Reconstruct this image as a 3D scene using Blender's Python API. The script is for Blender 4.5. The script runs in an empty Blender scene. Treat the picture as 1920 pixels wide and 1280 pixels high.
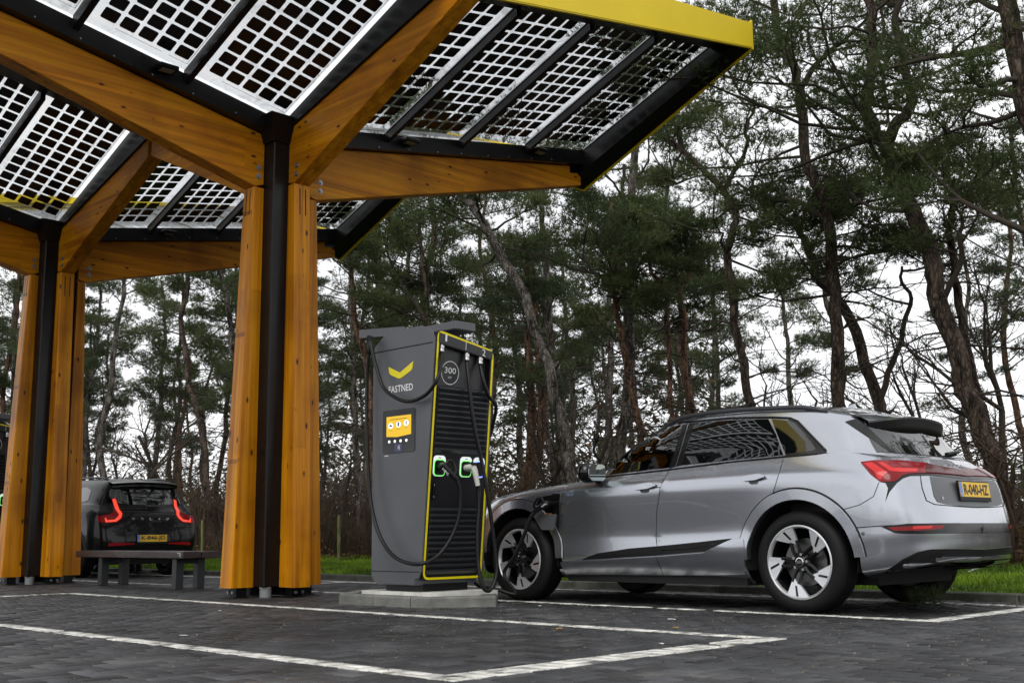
import bpy, bmesh, math, random
import numpy as np
from mathutils import Vector, Matrix
from mathutils.bvhtree import BVHTree

random.seed(7)
RNG = np.random.default_rng(7)
D = bpy.data
SC = bpy.context.scene
COL = SC.collection

# ------------------------------------------------------------------ camera
# world: X and Y run along the parking bays' two directions, Z up; the camera stands over the origin
F_PX, PITCH, ROLL, YAW, CAM_H = 2168.618, 0.165276, -0.0095895, 0.785876, 0.594
def cam_axes():
    F = np.array([0, math.cos(PITCH), math.sin(PITCH)])
    R0 = np.array([1.0, 0, 0]); U0 = np.array([0, -math.sin(PITCH), math.cos(PITCH)])
    c, s = math.cos(ROLL), math.sin(ROLL)
    R = c*R0 + s*U0; U = -s*R0 + c*U0
    ct, st = math.cos(YAW), math.sin(YAW)
    M = np.array([[ct, st, 0], [-st, ct, 0], [0, 0, 1]])
    return M @ R, M @ U, M @ F
CR, CU, CF = cam_axes()
CAM_POS = np.array([0, 0, CAM_H])
cam = D.cameras.new('camera'); cam_ob = D.objects.new('camera', cam); COL.objects.link(cam_ob)
cam.sensor_width = 36; cam.lens = F_PX*36/1920; cam.clip_start = 0.05; cam.clip_end = 2000
mw = Matrix.Identity(4)
for i in range(3):
    mw[i][0], mw[i][1], mw[i][2], mw[i][3] = CR[i], CU[i], -CF[i], CAM_POS[i]
cam_ob.matrix_world = mw
cam.dof.use_dof = True; cam.dof.focus_distance = 9.5; cam.dof.aperture_fstop = 7.0
SC.camera = cam_ob

# a photo pixel gives a direction; the distance comes from the plane the thing stands on
def ray_dir(x, y):
    return CF*F_PX + CR*(x-960) - CU*(y-640)
def px_depth(x, y, depth):
    d = ray_dir(x, y); return CAM_POS + d*(depth/F_PX)
def px_plane(ax, val, x, y):
    d = ray_dir(x, y); t = (val-CAM_POS[ax])/d[ax]; return CAM_POS + t*d

# ------------------------------------------------------------------ sky, sun, exposure
SUN_EL, SUN_AZ = math.radians(48), math.radians(238)       # azimuth clockwise from +Y
world = D.worlds.new('World'); SC.world = world; world.use_nodes = True
wn = world.node_tree.nodes; wl = world.node_tree.links
for n in list(wn): wn.remove(n)
w_out = wn.new('ShaderNodeOutputWorld'); w_bg = wn.new('ShaderNodeBackground')
w_sky = wn.new('ShaderNodeTexSky'); w_sky.sky_type = 'NISHITA'; w_sky.sun_disc = False
w_sky.sun_elevation = SUN_EL; w_sky.sun_rotation = SUN_AZ
w_sky.air_density = 1.0; w_sky.dust_density = 1.0; w_sky.ozone_density = 1.0
w_bw = wn.new('ShaderNodeRGBToBW'); w_mix = wn.new('ShaderNodeMixRGB'); w_mix.inputs[0].default_value = 0.90
w_noise = wn.new('ShaderNodeTexNoise'); w_noise.inputs['Scale'].default_value = 2.2; w_noise.inputs['Detail'].default_value = 5
w_tc = wn.new('ShaderNodeTexCoord'); w_map = wn.new('ShaderNodeMapping'); w_map.inputs['Scale'].default_value = (1, 1, 3)
w_ramp = wn.new('ShaderNodeValToRGB')
w_ramp.color_ramp.elements[0].position = 0.35; w_ramp.color_ramp.elements[0].color = (6.8, 6.9, 7.15, 1)
w_ramp.color_ramp.elements[1].position = 0.65; w_ramp.color_ramp.elements[1].color = (8.6, 8.65, 8.7, 1)
wl.new(w_sky.outputs[0], w_bw.inputs[0]); wl.new(w_sky.outputs[0], w_mix.inputs[1]); wl.new(w_bw.outputs[0], w_mix.inputs[2])
wl.new(w_tc.outputs['Generated'], w_map.inputs[0]); wl.new(w_map.outputs[0], w_noise.inputs['Vector'])
# closed cloud layer: the clear sky shows only faintly through it
w_cl = wn.new('ShaderNodeMixRGB'); w_cl.inputs[0].default_value = 0.82
wl.new(w_noise.outputs[0], w_ramp.inputs[0]); wl.new(w_mix.outputs[0], w_cl.inputs[1]); wl.new(w_ramp.outputs[0], w_cl.inputs[2])
wl.new(w_cl.outputs[0], w_bg.inputs[0]); w_bg.inputs[1].default_value = 0.13
wl.new(w_bg.outputs[0], w_out.inputs[0])
sun = D.lights.new('sun', 'SUN'); sun.energy = 0.8; sun.angle = math.radians(25); sun.color = (1.0, 0.97, 0.92)
sun_ob = D.objects.new('sun', sun); COL.objects.link(sun_ob)
sdir = Vector((math.sin(SUN_AZ)*math.cos(SUN_EL), math.cos(SUN_AZ)*math.cos(SUN_EL), math.sin(SUN_EL)))
sun_ob.rotation_euler = sdir.to_track_quat('Z', 'Y').to_euler()
SC.view_settings.view_transform = 'Standard'; SC.view_settings.look = 'None'
SC.view_settings.exposure = 0.45; SC.view_settings.gamma = 1.0
SC.render.engine = 'CYCLES'
SC.cycles.max_bounces = 8; SC.cycles.transparent_max_bounces = 24
SC.cycles.sample_clamp_indirect = 4.0
SC.cycles.use_denoising = True

# ------------------------------------------------------------------ mesh helpers
WLOC = {}
def root_of(o):
    while o.parent: o = o.parent
    return o
class MB:
    def __init__(self): self.v = []; self.f = []; self.m = []; self.mi = 0
    def add(self, vs, fs):
        b = len(self.v); self.v.extend([tuple(map(float, p)) for p in vs])
        self.f.extend([tuple(i+b for i in f) for f in fs]); self.m.extend([self.mi]*len(fs)); return self
    def hexa(self, p):                       # 8 points: bottom ring 0-3, top ring 4-7
        return self.add(p, [(3,2,1,0),(4,5,6,7),(0,1,5,4),(1,2,6,5),(2,3,7,6),(3,0,4,7)])
    def box(self, lo, hi, ch=0.0, mat=None):
        x0,y0,z0 = lo; x1,y1,z1 = hi
        if ch <= 0:
            p = [(x0,y0,z0),(x1,y0,z0),(x1,y1,z0),(x0,y1,z0),(x0,y0,z1),(x1,y0,z1),(x1,y1,z1),(x0,y1,z1)]
            if mat is not None: p = [tuple(mat @ Vector(q)) for q in p]
            return self.hexa(p)
        c = ch; vs = []; idx = {}
        for i,x in ((0,x0),(1,x1)):
            for j,y in ((0,y0),(1,y1)):
                for k,z in ((0,z0),(1,z1)):
                    sx = c if i==0 else -c; sy = c if j==0 else -c; sz = c if k==0 else -c
                    idx[i,j,k,0] = len(vs); vs.append((x, y+sy, z+sz))
                    idx[i,j,k,1] = len(vs); vs.append((x+sx, y, z+sz))
                    idx[i,j,k,2] = len(vs); vs.append((x+sx, y+sy, z))
        fs = []
        def q(*k): fs.append(tuple(idx[a] for a in k))
        q((0,0,0,0),(0,0,1,0),(0,1,1,0),(0,1,0,0)); q((1,0,0,0),(1,1,0,0),(1,1,1,0),(1,0,1,0))
        q((0,0,0,1),(1,0,0,1),(1,0,1,1),(0,0,1,1)); q((0,1,0,1),(0,1,1,1),(1,1,1,1),(1,1,0,1))
        q((0,0,0,2),(0,1,0,2),(1,1,0,2),(1,0,0,2)); q((0,0,1,2),(1,0,1,2),(1,1,1,2),(0,1,1,2))
        for k in (0,1):
            q((0,0,k,0),(0,0,k,1),(0,0,k,2)); q((1,0,k,0),(1,0,k,1),(1,0,k,2)); q((0,1,k,0),(0,1,k,1),(0,1,k,2)); q((1,1,k,0),(1,1,k,1),(1,1,k,2))
            for j in (0,1): q((0,j,k,1),(1,j,k,1),(1,j,k,2),(0,j,k,2))
            for i in (0,1): q((i,0,k,0),(i,1,k,0),(i,1,k,2),(i,0,k,2))
        for i in (0,1):
            for j in (0,1): q((i,j,0,0),(i,j,1,0),(i,j,1,1),(i,j,0,1))
        if mat is not None: vs = [tuple(mat @ Vector(p)) for p in vs]
        return self.add(vs, fs)
    def prism(self, poly, fn, d0, d1):       # poly in 2D, fn(a,b,d)->xyz
        n = len(poly)
        vs = [fn(a,b,d0) for a,b in poly] + [fn(a,b,d1) for a,b in poly]
        fs = [tuple(range(n-1,-1,-1)), tuple(range(n,2*n))] + [(i,(i+1)%n,n+(i+1)%n,n+i) for i in range(n)]
        return self.add(vs, fs)
    def tube(self, pts, rad, n=8, cap=True, sq=1.0):
        P = [Vector(p) for p in pts]
        if not hasattr(rad, '__len__'): rad = [rad]*len(P)
        t0 = (P[1]-P[0]).normalized()
        a = Vector((0,0,1)) if abs(t0.z) < 0.9 else Vector((1,0,0))
        nrm = t0.cross(a).normalized(); vs = []
        for i,p in enumerate(P):
            t = (P[min(i+1,len(P)-1)]-P[max(i-1,0)])
            t = t.normalized() if t.length > 1e-9 else t0
            nrm = (nrm - t*nrm.dot(t)); nrm = nrm.normalized() if nrm.length > 1e-6 else t.orthogonal().normalized()
            b = t.cross(nrm)
            for k in range(n):
                an = 2*math.pi*k/n
                vs.append(p + (nrm*math.cos(an) + b*math.sin(an)*sq)*rad[i])
        fs = []
        for i in range(len(P)-1):
            for k in range(n):
                k2 = (k+1)%n; fs.append((i*n+k, i*n+k2, (i+1)*n+k2, (i+1)*n+k))
        if cap: fs.append(tuple(range(n-1,-1,-1))); fs.append(tuple(range((len(P)-1)*n, len(P)*n)))
        return self.add(vs, fs)
    def lathe(self, prof, o, ax, n=32, a0=0.0, a1=2*math.pi, ref=None):   # prof: (r, h) along axis
        ax = Vector(ax).normalized(); r1 = Vector(ref).normalized() if ref else ax.orthogonal().normalized(); r2 = ax.cross(r1); o = Vector(o)
        full = abs(a1-a0-2*math.pi) < 1e-6; m = n if full else n+1; vs = []
        for k in range(m):
            an = a0 + (a1-a0)*k/n; dr = r1*math.cos(an) + r2*math.sin(an)
            for r,h in prof: vs.append(o + dr*r + ax*h)
        L = len(prof); fs = []
        for k in range(n):
            k2 = (k+1)%m
            for i in range(L-1): fs.append((k*L+i, k2*L+i, k2*L+i+1, k*L+i+1))
        return self.add(vs, fs)
    def grid(self, G):                       # G: rows of points
        nr, nc = len(G), len(G[0])
        return self.add([p for r in G for p in r], [(i*nc+j, i*nc+j+1, (i+1)*nc+j+1, (i+1)*nc+j) for i in range(nr-1) for j in range(nc-1)])
    def build(self, name, mat, parent=None, smooth=False, recalc=True, **tags):
        off = WLOC.get(root_of(parent).name, (0,0,0)) if parent else (0,0,0)
        me = D.meshes.new(name)
        me.from_pydata([(x-off[0], y-off[1], z-off[2]) for x,y,z in self.v], [], self.f)
        mats = mat if isinstance(mat, (list, tuple)) else [mat]
        for m in mats: me.materials.append(MAT[m] if isinstance(m, str) else m)
        if len(mats) > 1: me.polygons.foreach_set('material_index', self.m)
        if recalc:
            bm = bmesh.new(); bm.from_mesh(me); bmesh.ops.recalc_face_normals(bm, faces=bm.faces); bm.to_mesh(me); bm.free()
        if smooth: shade(me, smooth)
        return link(name, me, parent, **tags)
def shade(me, ang):
    me.polygons.foreach_set('use_smooth', [True]*len(me.polygons))
    if ang is not True:
        bm = bmesh.new(); bm.from_mesh(me); a = math.radians(ang)
        for e in bm.edges:
            if len(e.link_faces) == 2 and e.calc_face_angle(0) > a: e.smooth = False
        bm.to_mesh(me); bm.free()
def link(name, data, parent=None, **tags):
    o = D.objects.new(name, data); COL.objects.link(o)
    if parent is not None: o.parent = parent
    tag(o, **tags); return o
def tag(o, label=None, cat=None, group=None, kind=None):
    if label: o['label'] = label
    if cat: o['category'] = cat
    if group: o['group'] = group
    if kind: o['kind'] = kind
    return o
def thing(name, loc, label, cat, group=None, kind=None):
    o = D.objects.new(name, None); COL.objects.link(o); o.location = loc; o.empty_display_size = 0.1
    WLOC[o.name] = tuple(loc); return tag(o, label, cat, group, kind)
def np_mesh(name, V, Fc, mats, nper=3, mi=None, smooth=False):
    me = D.meshes.new(name); V = np.asarray(V, dtype=np.float32); Fc = np.asarray(Fc, dtype=np.int32)
    me.vertices.add(len(V)); me.vertices.foreach_set('co', V.ravel())
    nf = len(Fc); me.loops.add(nf*nper); me.loops.foreach_set('vertex_index', Fc.ravel())
    me.polygons.add(nf); me.polygons.foreach_set('loop_start', np.arange(0, nf*nper, nper, dtype=np.int32))
    me.polygons.foreach_set('loop_total', np.full(nf, nper, dtype=np.int32))
    for m in mats: me.materials.append(MAT[m] if isinstance(m, str) else m)
    if mi is not None: me.polygons.foreach_set('material_index', np.asarray(mi, dtype=np.int32))
    if smooth: me.polygons.foreach_set('use_smooth', np.ones(nf, dtype=bool))
    me.update(calc_edges=True); return me
def copy_tree(o, dx, parent=None, label=None, group=None):
    c = o.copy(); COL.objects.link(c)
    if parent is None: c.location = tuple(a+b for a,b in zip(o.location, dx))
    else: c.parent = parent
    if label: c['label'] = label
    if group: c['group'] = group
    for ch in list(o.children): copy_tree(ch, dx, c)
    return c
_txt = {}
def text_pts(s, bold=0.0):
    if (s,bold) in _txt: return _txt[s,bold]
    cu = D.curves.new('lettering', 'FONT'); cu.body = s; cu.size = 1.0; cu.offset = bold; cu.resolution_u = 3
    ob = D.objects.new('lettering', cu); COL.objects.link(ob)
    dg = bpy.context.evaluated_depsgraph_get(); me = D.meshes.new_from_object(ob.evaluated_get(dg))
    V = [tuple(v.co) for v in me.vertices]; Fs = [tuple(p.vertices) for p in me.polygons]
    D.objects.remove(ob); D.meshes.remove(me)
    _txt[s,bold] = (V, Fs); return V, Fs
def text_mesh(name, s, o, right, up, width, height, mat, parent, bold=0.0, fn=None):
    """lettering fitted into width x height with its lower left corner at o"""
    V, Fs = text_pts(s, bold)
    xs = [v[0] for v in V]; ys = [v[1] for v in V]; x0, y0 = min(xs), min(ys); w = max(xs)-x0; h = max(ys)-y0
    o, r, u = Vector(o), Vector(right).normalized(), Vector(up).normalized()
    mb = MB(); mb.add([o + r*((v[0]-x0)/w*width) + u*((v[1]-y0)/h*height) for v in V], Fs)
    return mb.build(name, mat, parent, recalc=False)
# ------------------------------------------------------------------ materials
MAT = {}
def new_mat(name):
    m = D.materials.new(name); m.use_nodes = True; nt = m.node_tree
    b = nt.nodes['Principled BSDF']; MAT[name] = m; return m, nt, b
def flat(name, col, rough=0.5, metal=0.0, spec=0.5, coat=0.0, coat_rough=0.03, emit=None, es=1.0):
    m, nt, b = new_mat(name); b.inputs['Base Color'].default_value = (*col, 1); b.inputs['Roughness'].default_value = rough
    b.inputs['Metallic'].default_value = metal; b.inputs['Specular IOR Level'].default_value = spec
    b.inputs['Coat Weight'].default_value = coat; b.inputs['Coat Roughness'].default_value = coat_rough
    if emit: b.inputs['Emission Color'].default_value = (*emit, 1); b.inputs['Emission Strength'].default_value = es
    return m
def N(nt, t, **kw):
    n = nt.nodes.new(t)
    for k, v in kw.items():
        if k in n.inputs: n.inputs[k].default_value = v
        else: setattr(n, k, v)
    return n
def ramp(nt, stops):
    r = nt.nodes.new('ShaderNodeValToRGB'); e = r.color_ramp.elements
    while len(e) < len(stops): e.new(0.5)
    for i, (p, c) in enumerate(stops): e[i].position = p; e[i].color = (*c, 1) if len(c) == 3 else c
    return r
def noisy(name, stops, scale=8.0, detail=6.0, rough=0.6, rr=None, bump=0.0, bscale=None, stretch=(1,1,1), metal=0.0, spec=0.5, coat=0.0, obj_rand=0.0, coords='Object', bdist=0.02, dist=0.0):
    """base colour from a ramped noise, optional roughness range and bump"""
    m, nt, b = new_mat(name); L = nt.links
    tc = N(nt, 'ShaderNodeTexCoord'); mp = N(nt, 'ShaderNodeMapping'); mp.inputs['Scale'].default_value = stretch
    if coords == 'World':
        g = N(nt, 'ShaderNodeNewGeometry'); L.new(g.outputs['Position'], mp.inputs[0])
    else: L.new(tc.outputs[coords], mp.inputs[0])
    n = N(nt, 'ShaderNodeTexNoise', Scale=scale, Detail=detail, Distortion=dist); L.new(mp.outputs[0], n.inputs['Vector'])
    r = ramp(nt, stops); L.new(n.outputs[0], r.inputs[0]); out = r.outputs[0]
    if obj_rand:
        oi = N(nt, 'ShaderNodeObjectInfo'); hs = N(nt, 'ShaderNodeHueSaturation'); mr = N(nt, 'ShaderNodeMapRange')
        mr.inputs['To Min'].default_value = 1-obj_rand; mr.inputs['To Max'].default_value = 1+obj_rand
        L.new(oi.outputs['Random'], mr.inputs[0]); L.new(mr.outputs[0], hs.inputs['Value']); L.new(out, hs.inputs['Color']); out = hs.outputs[0]
    L.new(out, b.inputs['Base Color'])
    b.inputs['Roughness'].default_value = rough; b.inputs['Metallic'].default_value = metal; b.inputs['Specular IOR Level'].default_value = spec
    b.inputs['Coat Weight'].default_value = coat
    if rr:
        mr = N(nt, 'ShaderNodeMapRange'); mr.inputs['From Min'].default_value = 0.3; mr.inputs['From Max'].default_value = 0.7
        mr.inputs['To Min'].default_value = rr[0]; mr.inputs['To Max'].default_value = rr[1]
        n2 = N(nt, 'ShaderNodeTexNoise', Scale=scale*0.37, Detail=4.0); L.new(mp.outputs[0], n2.inputs['Vector'])
        L.new(n2.outputs[0], mr.inputs[0]); L.new(mr.outputs[0], b.inputs['Roughness'])
    if bump:
        n3 = N(nt, 'ShaderNodeTexNoise', Scale=bscale or scale*3, Detail=6.0); L.new(mp.outputs[0], n3.inputs['Vector'])
        bp = N(nt, 'ShaderNodeBump', Strength=bump, Distance=bdist); L.new(n3.outputs[0], bp.inputs['Height']); L.new(bp.outputs[0], b.inputs['Normal'])
    return m
def wood_mat(name, axis, tint=1.0):
    """oiled glulam: long grain along one axis, lamella bands, knots"""
    m, nt, b = new_mat(name); L = nt.links
    g = N(nt, 'ShaderNodeNewGeometry'); mp = N(nt, 'ShaderNodeMapping')
    s = [14.0, 14.0, 14.0]; s[axis] = 0.55; mp.inputs['Scale'].default_value = s
    L.new(g.outputs['Position'], mp.inputs[0])
    n1 = N(nt, 'ShaderNodeTexNoise', Scale=1.0, Detail=9.0, Distortion=0.6); L.new(mp.outputs[0], n1.inputs['Vector'])
    r1 = ramp(nt, [(0.22, (0.33*tint, 0.098*tint, 0.002)), (0.5, (0.58*tint, 0.212*tint, 0.003)), (0.78, (0.72*tint, 0.32*tint, 0.006))]); L.new(n1.outputs[0], r1.inputs[0])
    # lamellas: every board its own tone
    mp2 = N(nt, 'ShaderNodeMapping'); s2 = [22.0, 22.0, 22.0]; s2[axis] = 0.32; mp2.inputs['Scale'].default_value = s2; L.new(g.outputs['Position'], mp2.inputs[0])
    vo = N(nt, 'ShaderNodeTexWhiteNoise'); fl = N(nt, 'ShaderNodeVectorMath', operation='FLOOR'); L.new(mp2.outputs[0], fl.inputs[0]); L.new(fl.outputs[0], vo.inputs['Vector'])
    mr = N(nt, 'ShaderNodeMapRange'); mr.inputs['To Min'].default_value = 0.80; mr.inputs['To Max'].default_value = 1.12; L.new(vo.outputs[0], mr.inputs[0])
    hs = N(nt, 'ShaderNodeHueSaturation'); L.new(r1.outputs[0], hs.inputs['Color']); L.new(mr.outputs[0], hs.inputs['Value'])
    # knots
    mp3 = N(nt, 'ShaderNodeMapping'); s3 = [8.0, 8.0, 8.0]; s3[axis] = 3.5; mp3.inputs['Scale'].default_value = s3; L.new(g.outputs['Position'], mp3.inputs[0])
    kv = N(nt, 'ShaderNodeTexVoronoi', Scale=1.0); kv.inputs['Randomness'].default_value = 1.0; L.new(mp3.outputs[0], kv.inputs['Vector'])
    kr = ramp(nt, [(0.07, (1,1,1)), (0.15, (0,0,0))]); L.new(kv.outputs['Distance'], kr.inputs[0])
    # glue lines between the lamellas
    fr = N(nt, 'ShaderNodeVectorMath', operation='FRACTION'); L.new(mp2.outputs[0], fr.inputs[0]); sx = N(nt, 'ShaderNodeSeparateXYZ'); L.new(fr.outputs[0], sx.inputs[0])
    gl = N(nt, 'ShaderNodeMath', operation='LESS_THAN'); gl.inputs[1].default_value = 0.035; L.new(sx.outputs[(2,2,0)[axis]], gl.inputs[0])
    gm = N(nt, 'ShaderNodeMixRGB'); gm.blend_type = 'MULTIPLY'; gm.inputs[2].default_value = (0.55,0.5,0.45,1); L.new(gl.outputs[0], gm.inputs[0]); L.new(hs.outputs[0], gm.inputs[1])
    # weather stains
    st = N(nt, 'ShaderNodeTexNoise', Scale=1.1, Detail=5.0); L.new(g.outputs['Position'], st.inputs['Vector']); sr = ramp(nt, [(0.33,(0.50,0.43,0.38)),(0.50,(1,1,1))]); L.new(st.outputs[0], sr.inputs[0])
    gs = N(nt, 'ShaderNodeMixRGB'); gs.blend_type = 'MULTIPLY'; gs.inputs[0].default_value = 0.7; L.new(gm.outputs[0], gs.inputs[1]); L.new(sr.outputs[0], gs.inputs[2])
    mx = N(nt, 'ShaderNodeMixRGB'); mx.inputs[2].default_value = (0.045, 0.010, 0.003, 1); L.new(kr.outputs[0], mx.inputs[0]); L.new(gs.outputs[0], mx.inputs[1])
    L.new(mx.outputs[0], b.inputs['Base Color']); b.inputs['Roughness'].default_value = 0.38; b.inputs['Specular IOR Level'].default_value = 0.22
    bp = N(nt, 'ShaderNodeBump', Strength=0.3, Distance=0.01); L.new(n1.outputs[0], bp.inputs['Height']); L.new(bp.outputs[0], b.inputs['Normal'])
    return m
for i, a in enumerate('xyz'): wood_mat('wood_'+a, i)
def thin_glass(name, tint, dirt=0.0, gloss=1.0, dirt_col=(0.25,0.26,0.24), rough=0.02):
    m, nt, b = new_mat(name); L = nt.links; nt.nodes.remove(b); out = nt.nodes['Material Output']
    tr = N(nt, 'ShaderNodeBsdfTransparent'); tr.inputs[0].default_value = (*tint, 1)
    gl = N(nt, 'ShaderNodeBsdfGlossy'); gl.inputs['Roughness'].default_value = rough
    fr = N(nt, 'ShaderNodeFresnel', IOR=1.5); mu = N(nt, 'ShaderNodeMath', operation='MULTIPLY'); mu.inputs[1].default_value = gloss; mu.use_clamp = True
    L.new(fr.outputs[0], mu.inputs[0]); mx = N(nt, 'ShaderNodeMixShader'); L.new(mu.outputs[0], mx.inputs[0]); L.new(tr.outputs[0], mx.inputs[1]); L.new(gl.outputs[0], mx.inputs[2])
    last = mx
    if dirt:
        g = N(nt, 'ShaderNodeNewGeometry'); n = N(nt, 'ShaderNodeTexNoise', Scale=7.0, Detail=8.0, Distortion=1.5); L.new(g.outputs['Position'], n.inputs['Vector'])
        n2 = N(nt, 'ShaderNodeTexNoise', Scale=0.9, Detail=3.0); L.new(g.outputs['Position'], n2.inputs['Vector'])
        ad = N(nt, 'ShaderNodeMath', operation='MULTIPLY'); L.new(n.outputs[0], ad.inputs[0]); L.new(n2.outputs[0], ad.inputs[1])
        r = ramp(nt, [(0.24, (0,0,0)), (0.42, (dirt,dirt,dirt))]); L.new(ad.outputs[0], r.inputs[0])
        df = N(nt, 'ShaderNodeBsdfDiffuse'); df.inputs[0].default_value = (*dirt_col, 1)
        m2 = N(nt, 'ShaderNodeMixShader'); L.new(r.outputs[0], m2.inputs[0]); L.new(mx.outputs[0], m2.inputs[1]); L.new(df.outputs[0], m2.inputs[2]); last = m2
    L.new(last.outputs[0], out.inputs[0]); return m
# ground
noisy('paver', [(0.25,(0.017,0.018,0.021)),(0.5,(0.034,0.035,0.039)),(0.75,(0.062,0.062,0.064))], scale=2.3, detail=10, rr=(0.42,0.74), bump=0.6, bscale=90, bdist=0.004, obj_rand=0.18, coords='World', spec=0.4)
noisy('joint_sand', [(0.3,(0.006,0.006,0.0055)),(0.6,(0.014,0.013,0.011)),(0.78,(0.035,0.045,0.012))], scale=5, rough=0.95, coords='World')
noisy('road_paint', [(0.33,(0.10,0.10,0.098)),(0.45,(0.48,0.47,0.43)),(0.62,(0.72,0.71,0.66))], scale=7, detail=12, rough=0.6, bump=0.3, bscale=60, bdist=0.003, coords='World')
noisy('kerb_stone', [(0.3,(0.10,0.10,0.092)),(0.6,(0.20,0.20,0.185)),(0.8,(0.27,0.27,0.25))], scale=5, detail=10, rough=0.85, bump=0.5, bscale=60, bdist=0.006, coords='World', obj_rand=0.15)
noisy('kerb_mossy', [(0.3,(0.045,0.047,0.035)),(0.55,(0.085,0.085,0.07)),(0.75,(0.15,0.15,0.13))], scale=4, detail=10, rough=0.9, bump=0.6, bscale=50, bdist=0.008, coords='World', obj_rand=0.2)
noisy('slab_white', [(0.3,(0.42,0.41,0.37)),(0.6,(0.66,0.65,0.6))], scale=6, rough=0.7, coords='World')
noisy('soil', [(0.3,(0.030,0.022,0.012)),(0.5,(0.06,0.042,0.022)),(0.7,(0.10,0.07,0.035))], scale=3, detail=12, rough=1.0, bump=1.0, bscale=14, bdist=0.05, coords='World')
noisy('turf', [(0.3,(0.035,0.07,0.010)),(0.6,(0.07,0.13,0.018))], scale=3, detail=8, rough=1.0, bump=0.8, bscale=30, bdist=0.03, coords='World')
def blade_mat(name, cols, trans=0.35, scale=1.2):
    m, nt, b = new_mat(name); L = nt.links; g = N(nt, 'ShaderNodeNewGeometry'); n = N(nt, 'ShaderNodeTexNoise', Scale=scale, Detail=5.0)
    L.new(g.outputs['Position'], n.inputs['Vector']); r = ramp(nt, cols); L.new(n.outputs[0], r.inputs[0])
    mx = N(nt, 'ShaderNodeMixRGB'); mx.blend_type = 'MULTIPLY'; mx.inputs[0].default_value = 1.0
    rr = ramp(nt, [(0.0,(0.6,0.6,0.6)),(1.0,(1.3,1.3,1.3))]); L.new(g.outputs['Random Per Island'], rr.inputs[0]); L.new(r.outputs[0], mx.inputs[1]); L.new(rr.outputs[0], mx.inputs[2])
    L.new(mx.outputs[0], b.inputs['Base Color']); b.inputs['Roughness'].default_value = 0.6; b.inputs['Specular IOR Level'].default_value = 0.25
    tl = N(nt, 'ShaderNodeBsdfTranslucent'); L.new(mx.outputs[0], tl.inputs[0]); ms = N(nt, 'ShaderNodeMixShader'); ms.inputs[0].default_value = trans
    L.new(b.outputs[0], ms.inputs[1]); L.new(tl.outputs[0], ms.inputs[2]); L.new(ms.outputs[0], nt.nodes['Material Output'].inputs[0]); return m
blade_mat('grass', [(0.28,(0.05,0.08,0.014)),(0.45,(0.10,0.18,0.014)),(0.60,(0.19,0.31,0.018)),(0.75,(0.28,0.38,0.04))])
blade_mat('needles', [(0.3,(0.040,0.060,0.022)),(0.5,(0.078,0.105,0.038)),(0.68,(0.135,0.160,0.062))], 0.40, 0.9)
blade_mat('needles_far', [(0.3,(0.042,0.060,0.028)),(0.5,(0.072,0.096,0.042)),(0.68,(0.115,0.135,0.062))], 0.40, 0.5)
blade_mat('dead_leaves', [(0.3,(0.05,0.03,0.013)),(0.6,(0.10,0.06,0.026)),(0.8,(0.16,0.10,0.045))], 0.25)
def bark_mat(name, stops):
    m, nt, b = new_mat(name); L = nt.links; g = N(nt, 'ShaderNodeNewGeometry'); mp = N(nt, 'ShaderNodeMapping'); mp.inputs['Scale'].default_value = (1,1,0.30); L.new(g.outputs['Position'], mp.inputs[0])
    dn = N(nt, 'ShaderNodeTexNoise', Scale=7.0, Detail=4.0); L.new(mp.outputs[0], dn.inputs['Vector']); dm = N(nt, 'ShaderNodeMixRGB'); dm.blend_type = 'ADD'; dm.inputs[0].default_value = 0.16; L.new(mp.outputs[0], dm.inputs[1]); L.new(dn.outputs['Color'], dm.inputs[2])
    v = N(nt, 'ShaderNodeTexVoronoi', Scale=24.0); v.feature = 'DISTANCE_TO_EDGE'; L.new(dm.outputs[0], v.inputs['Vector'])
    n = N(nt, 'ShaderNodeTexNoise', Scale=9.0, Detail=10.0); L.new(mp.outputs[0], n.inputs['Vector'])
    mu = N(nt, 'ShaderNodeMath', operation='MULTIPLY_ADD'); mu.inputs[1].default_value = 0.9; L.new(v.outputs['Distance'], mu.inputs[0]); L.new(n.outputs[0], mu.inputs[2])
    r = ramp(nt, stops); L.new(mu.outputs[0], r.inputs[0]); L.new(r.outputs[0], b.inputs['Base Color']); b.inputs['Roughness'].default_value = 0.95; b.inputs['Specular IOR Level'].default_value = 0.2
    bp = N(nt, 'ShaderNodeBump', Strength=1.0, Distance=0.05); L.new(mu.outputs[0], bp.inputs['Height']); L.new(bp.outputs[0], b.inputs['Normal']); return m
bark_mat('bark_grey', [(0.42,(0.012,0.010,0.009)),(0.60,(0.085,0.074,0.064)),(0.9,(0.24,0.215,0.19))])
bark_mat('bark_brown', [(0.42,(0.010,0.008,0.006)),(0.62,(0.058,0.042,0.032)),(0.9,(0.15,0.112,0.088))])
bark_mat('bark_orange', [(0.42,(0.018,0.011,0.008)),(0.62,(0.095,0.054,0.034)),(0.9,(0.23,0.135,0.085))])
noisy('twig', [(0.3,(0.022,0.018,0.013)),(0.7,(0.065,0.050,0.036))], scale=2, rough=0.95, coords='World')
noisy('twig_brown', [(0.3,(0.035,0.023,0.013)),(0.7,(0.085,0.056,0.032))], scale=2, rough=0.95, coords='World')
noisy('stick_green', [(0.3,(0.12,0.13,0.04)),(0.7,(0.22,0.22,0.08))], scale=6, rough=0.9, coords='World')
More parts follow.
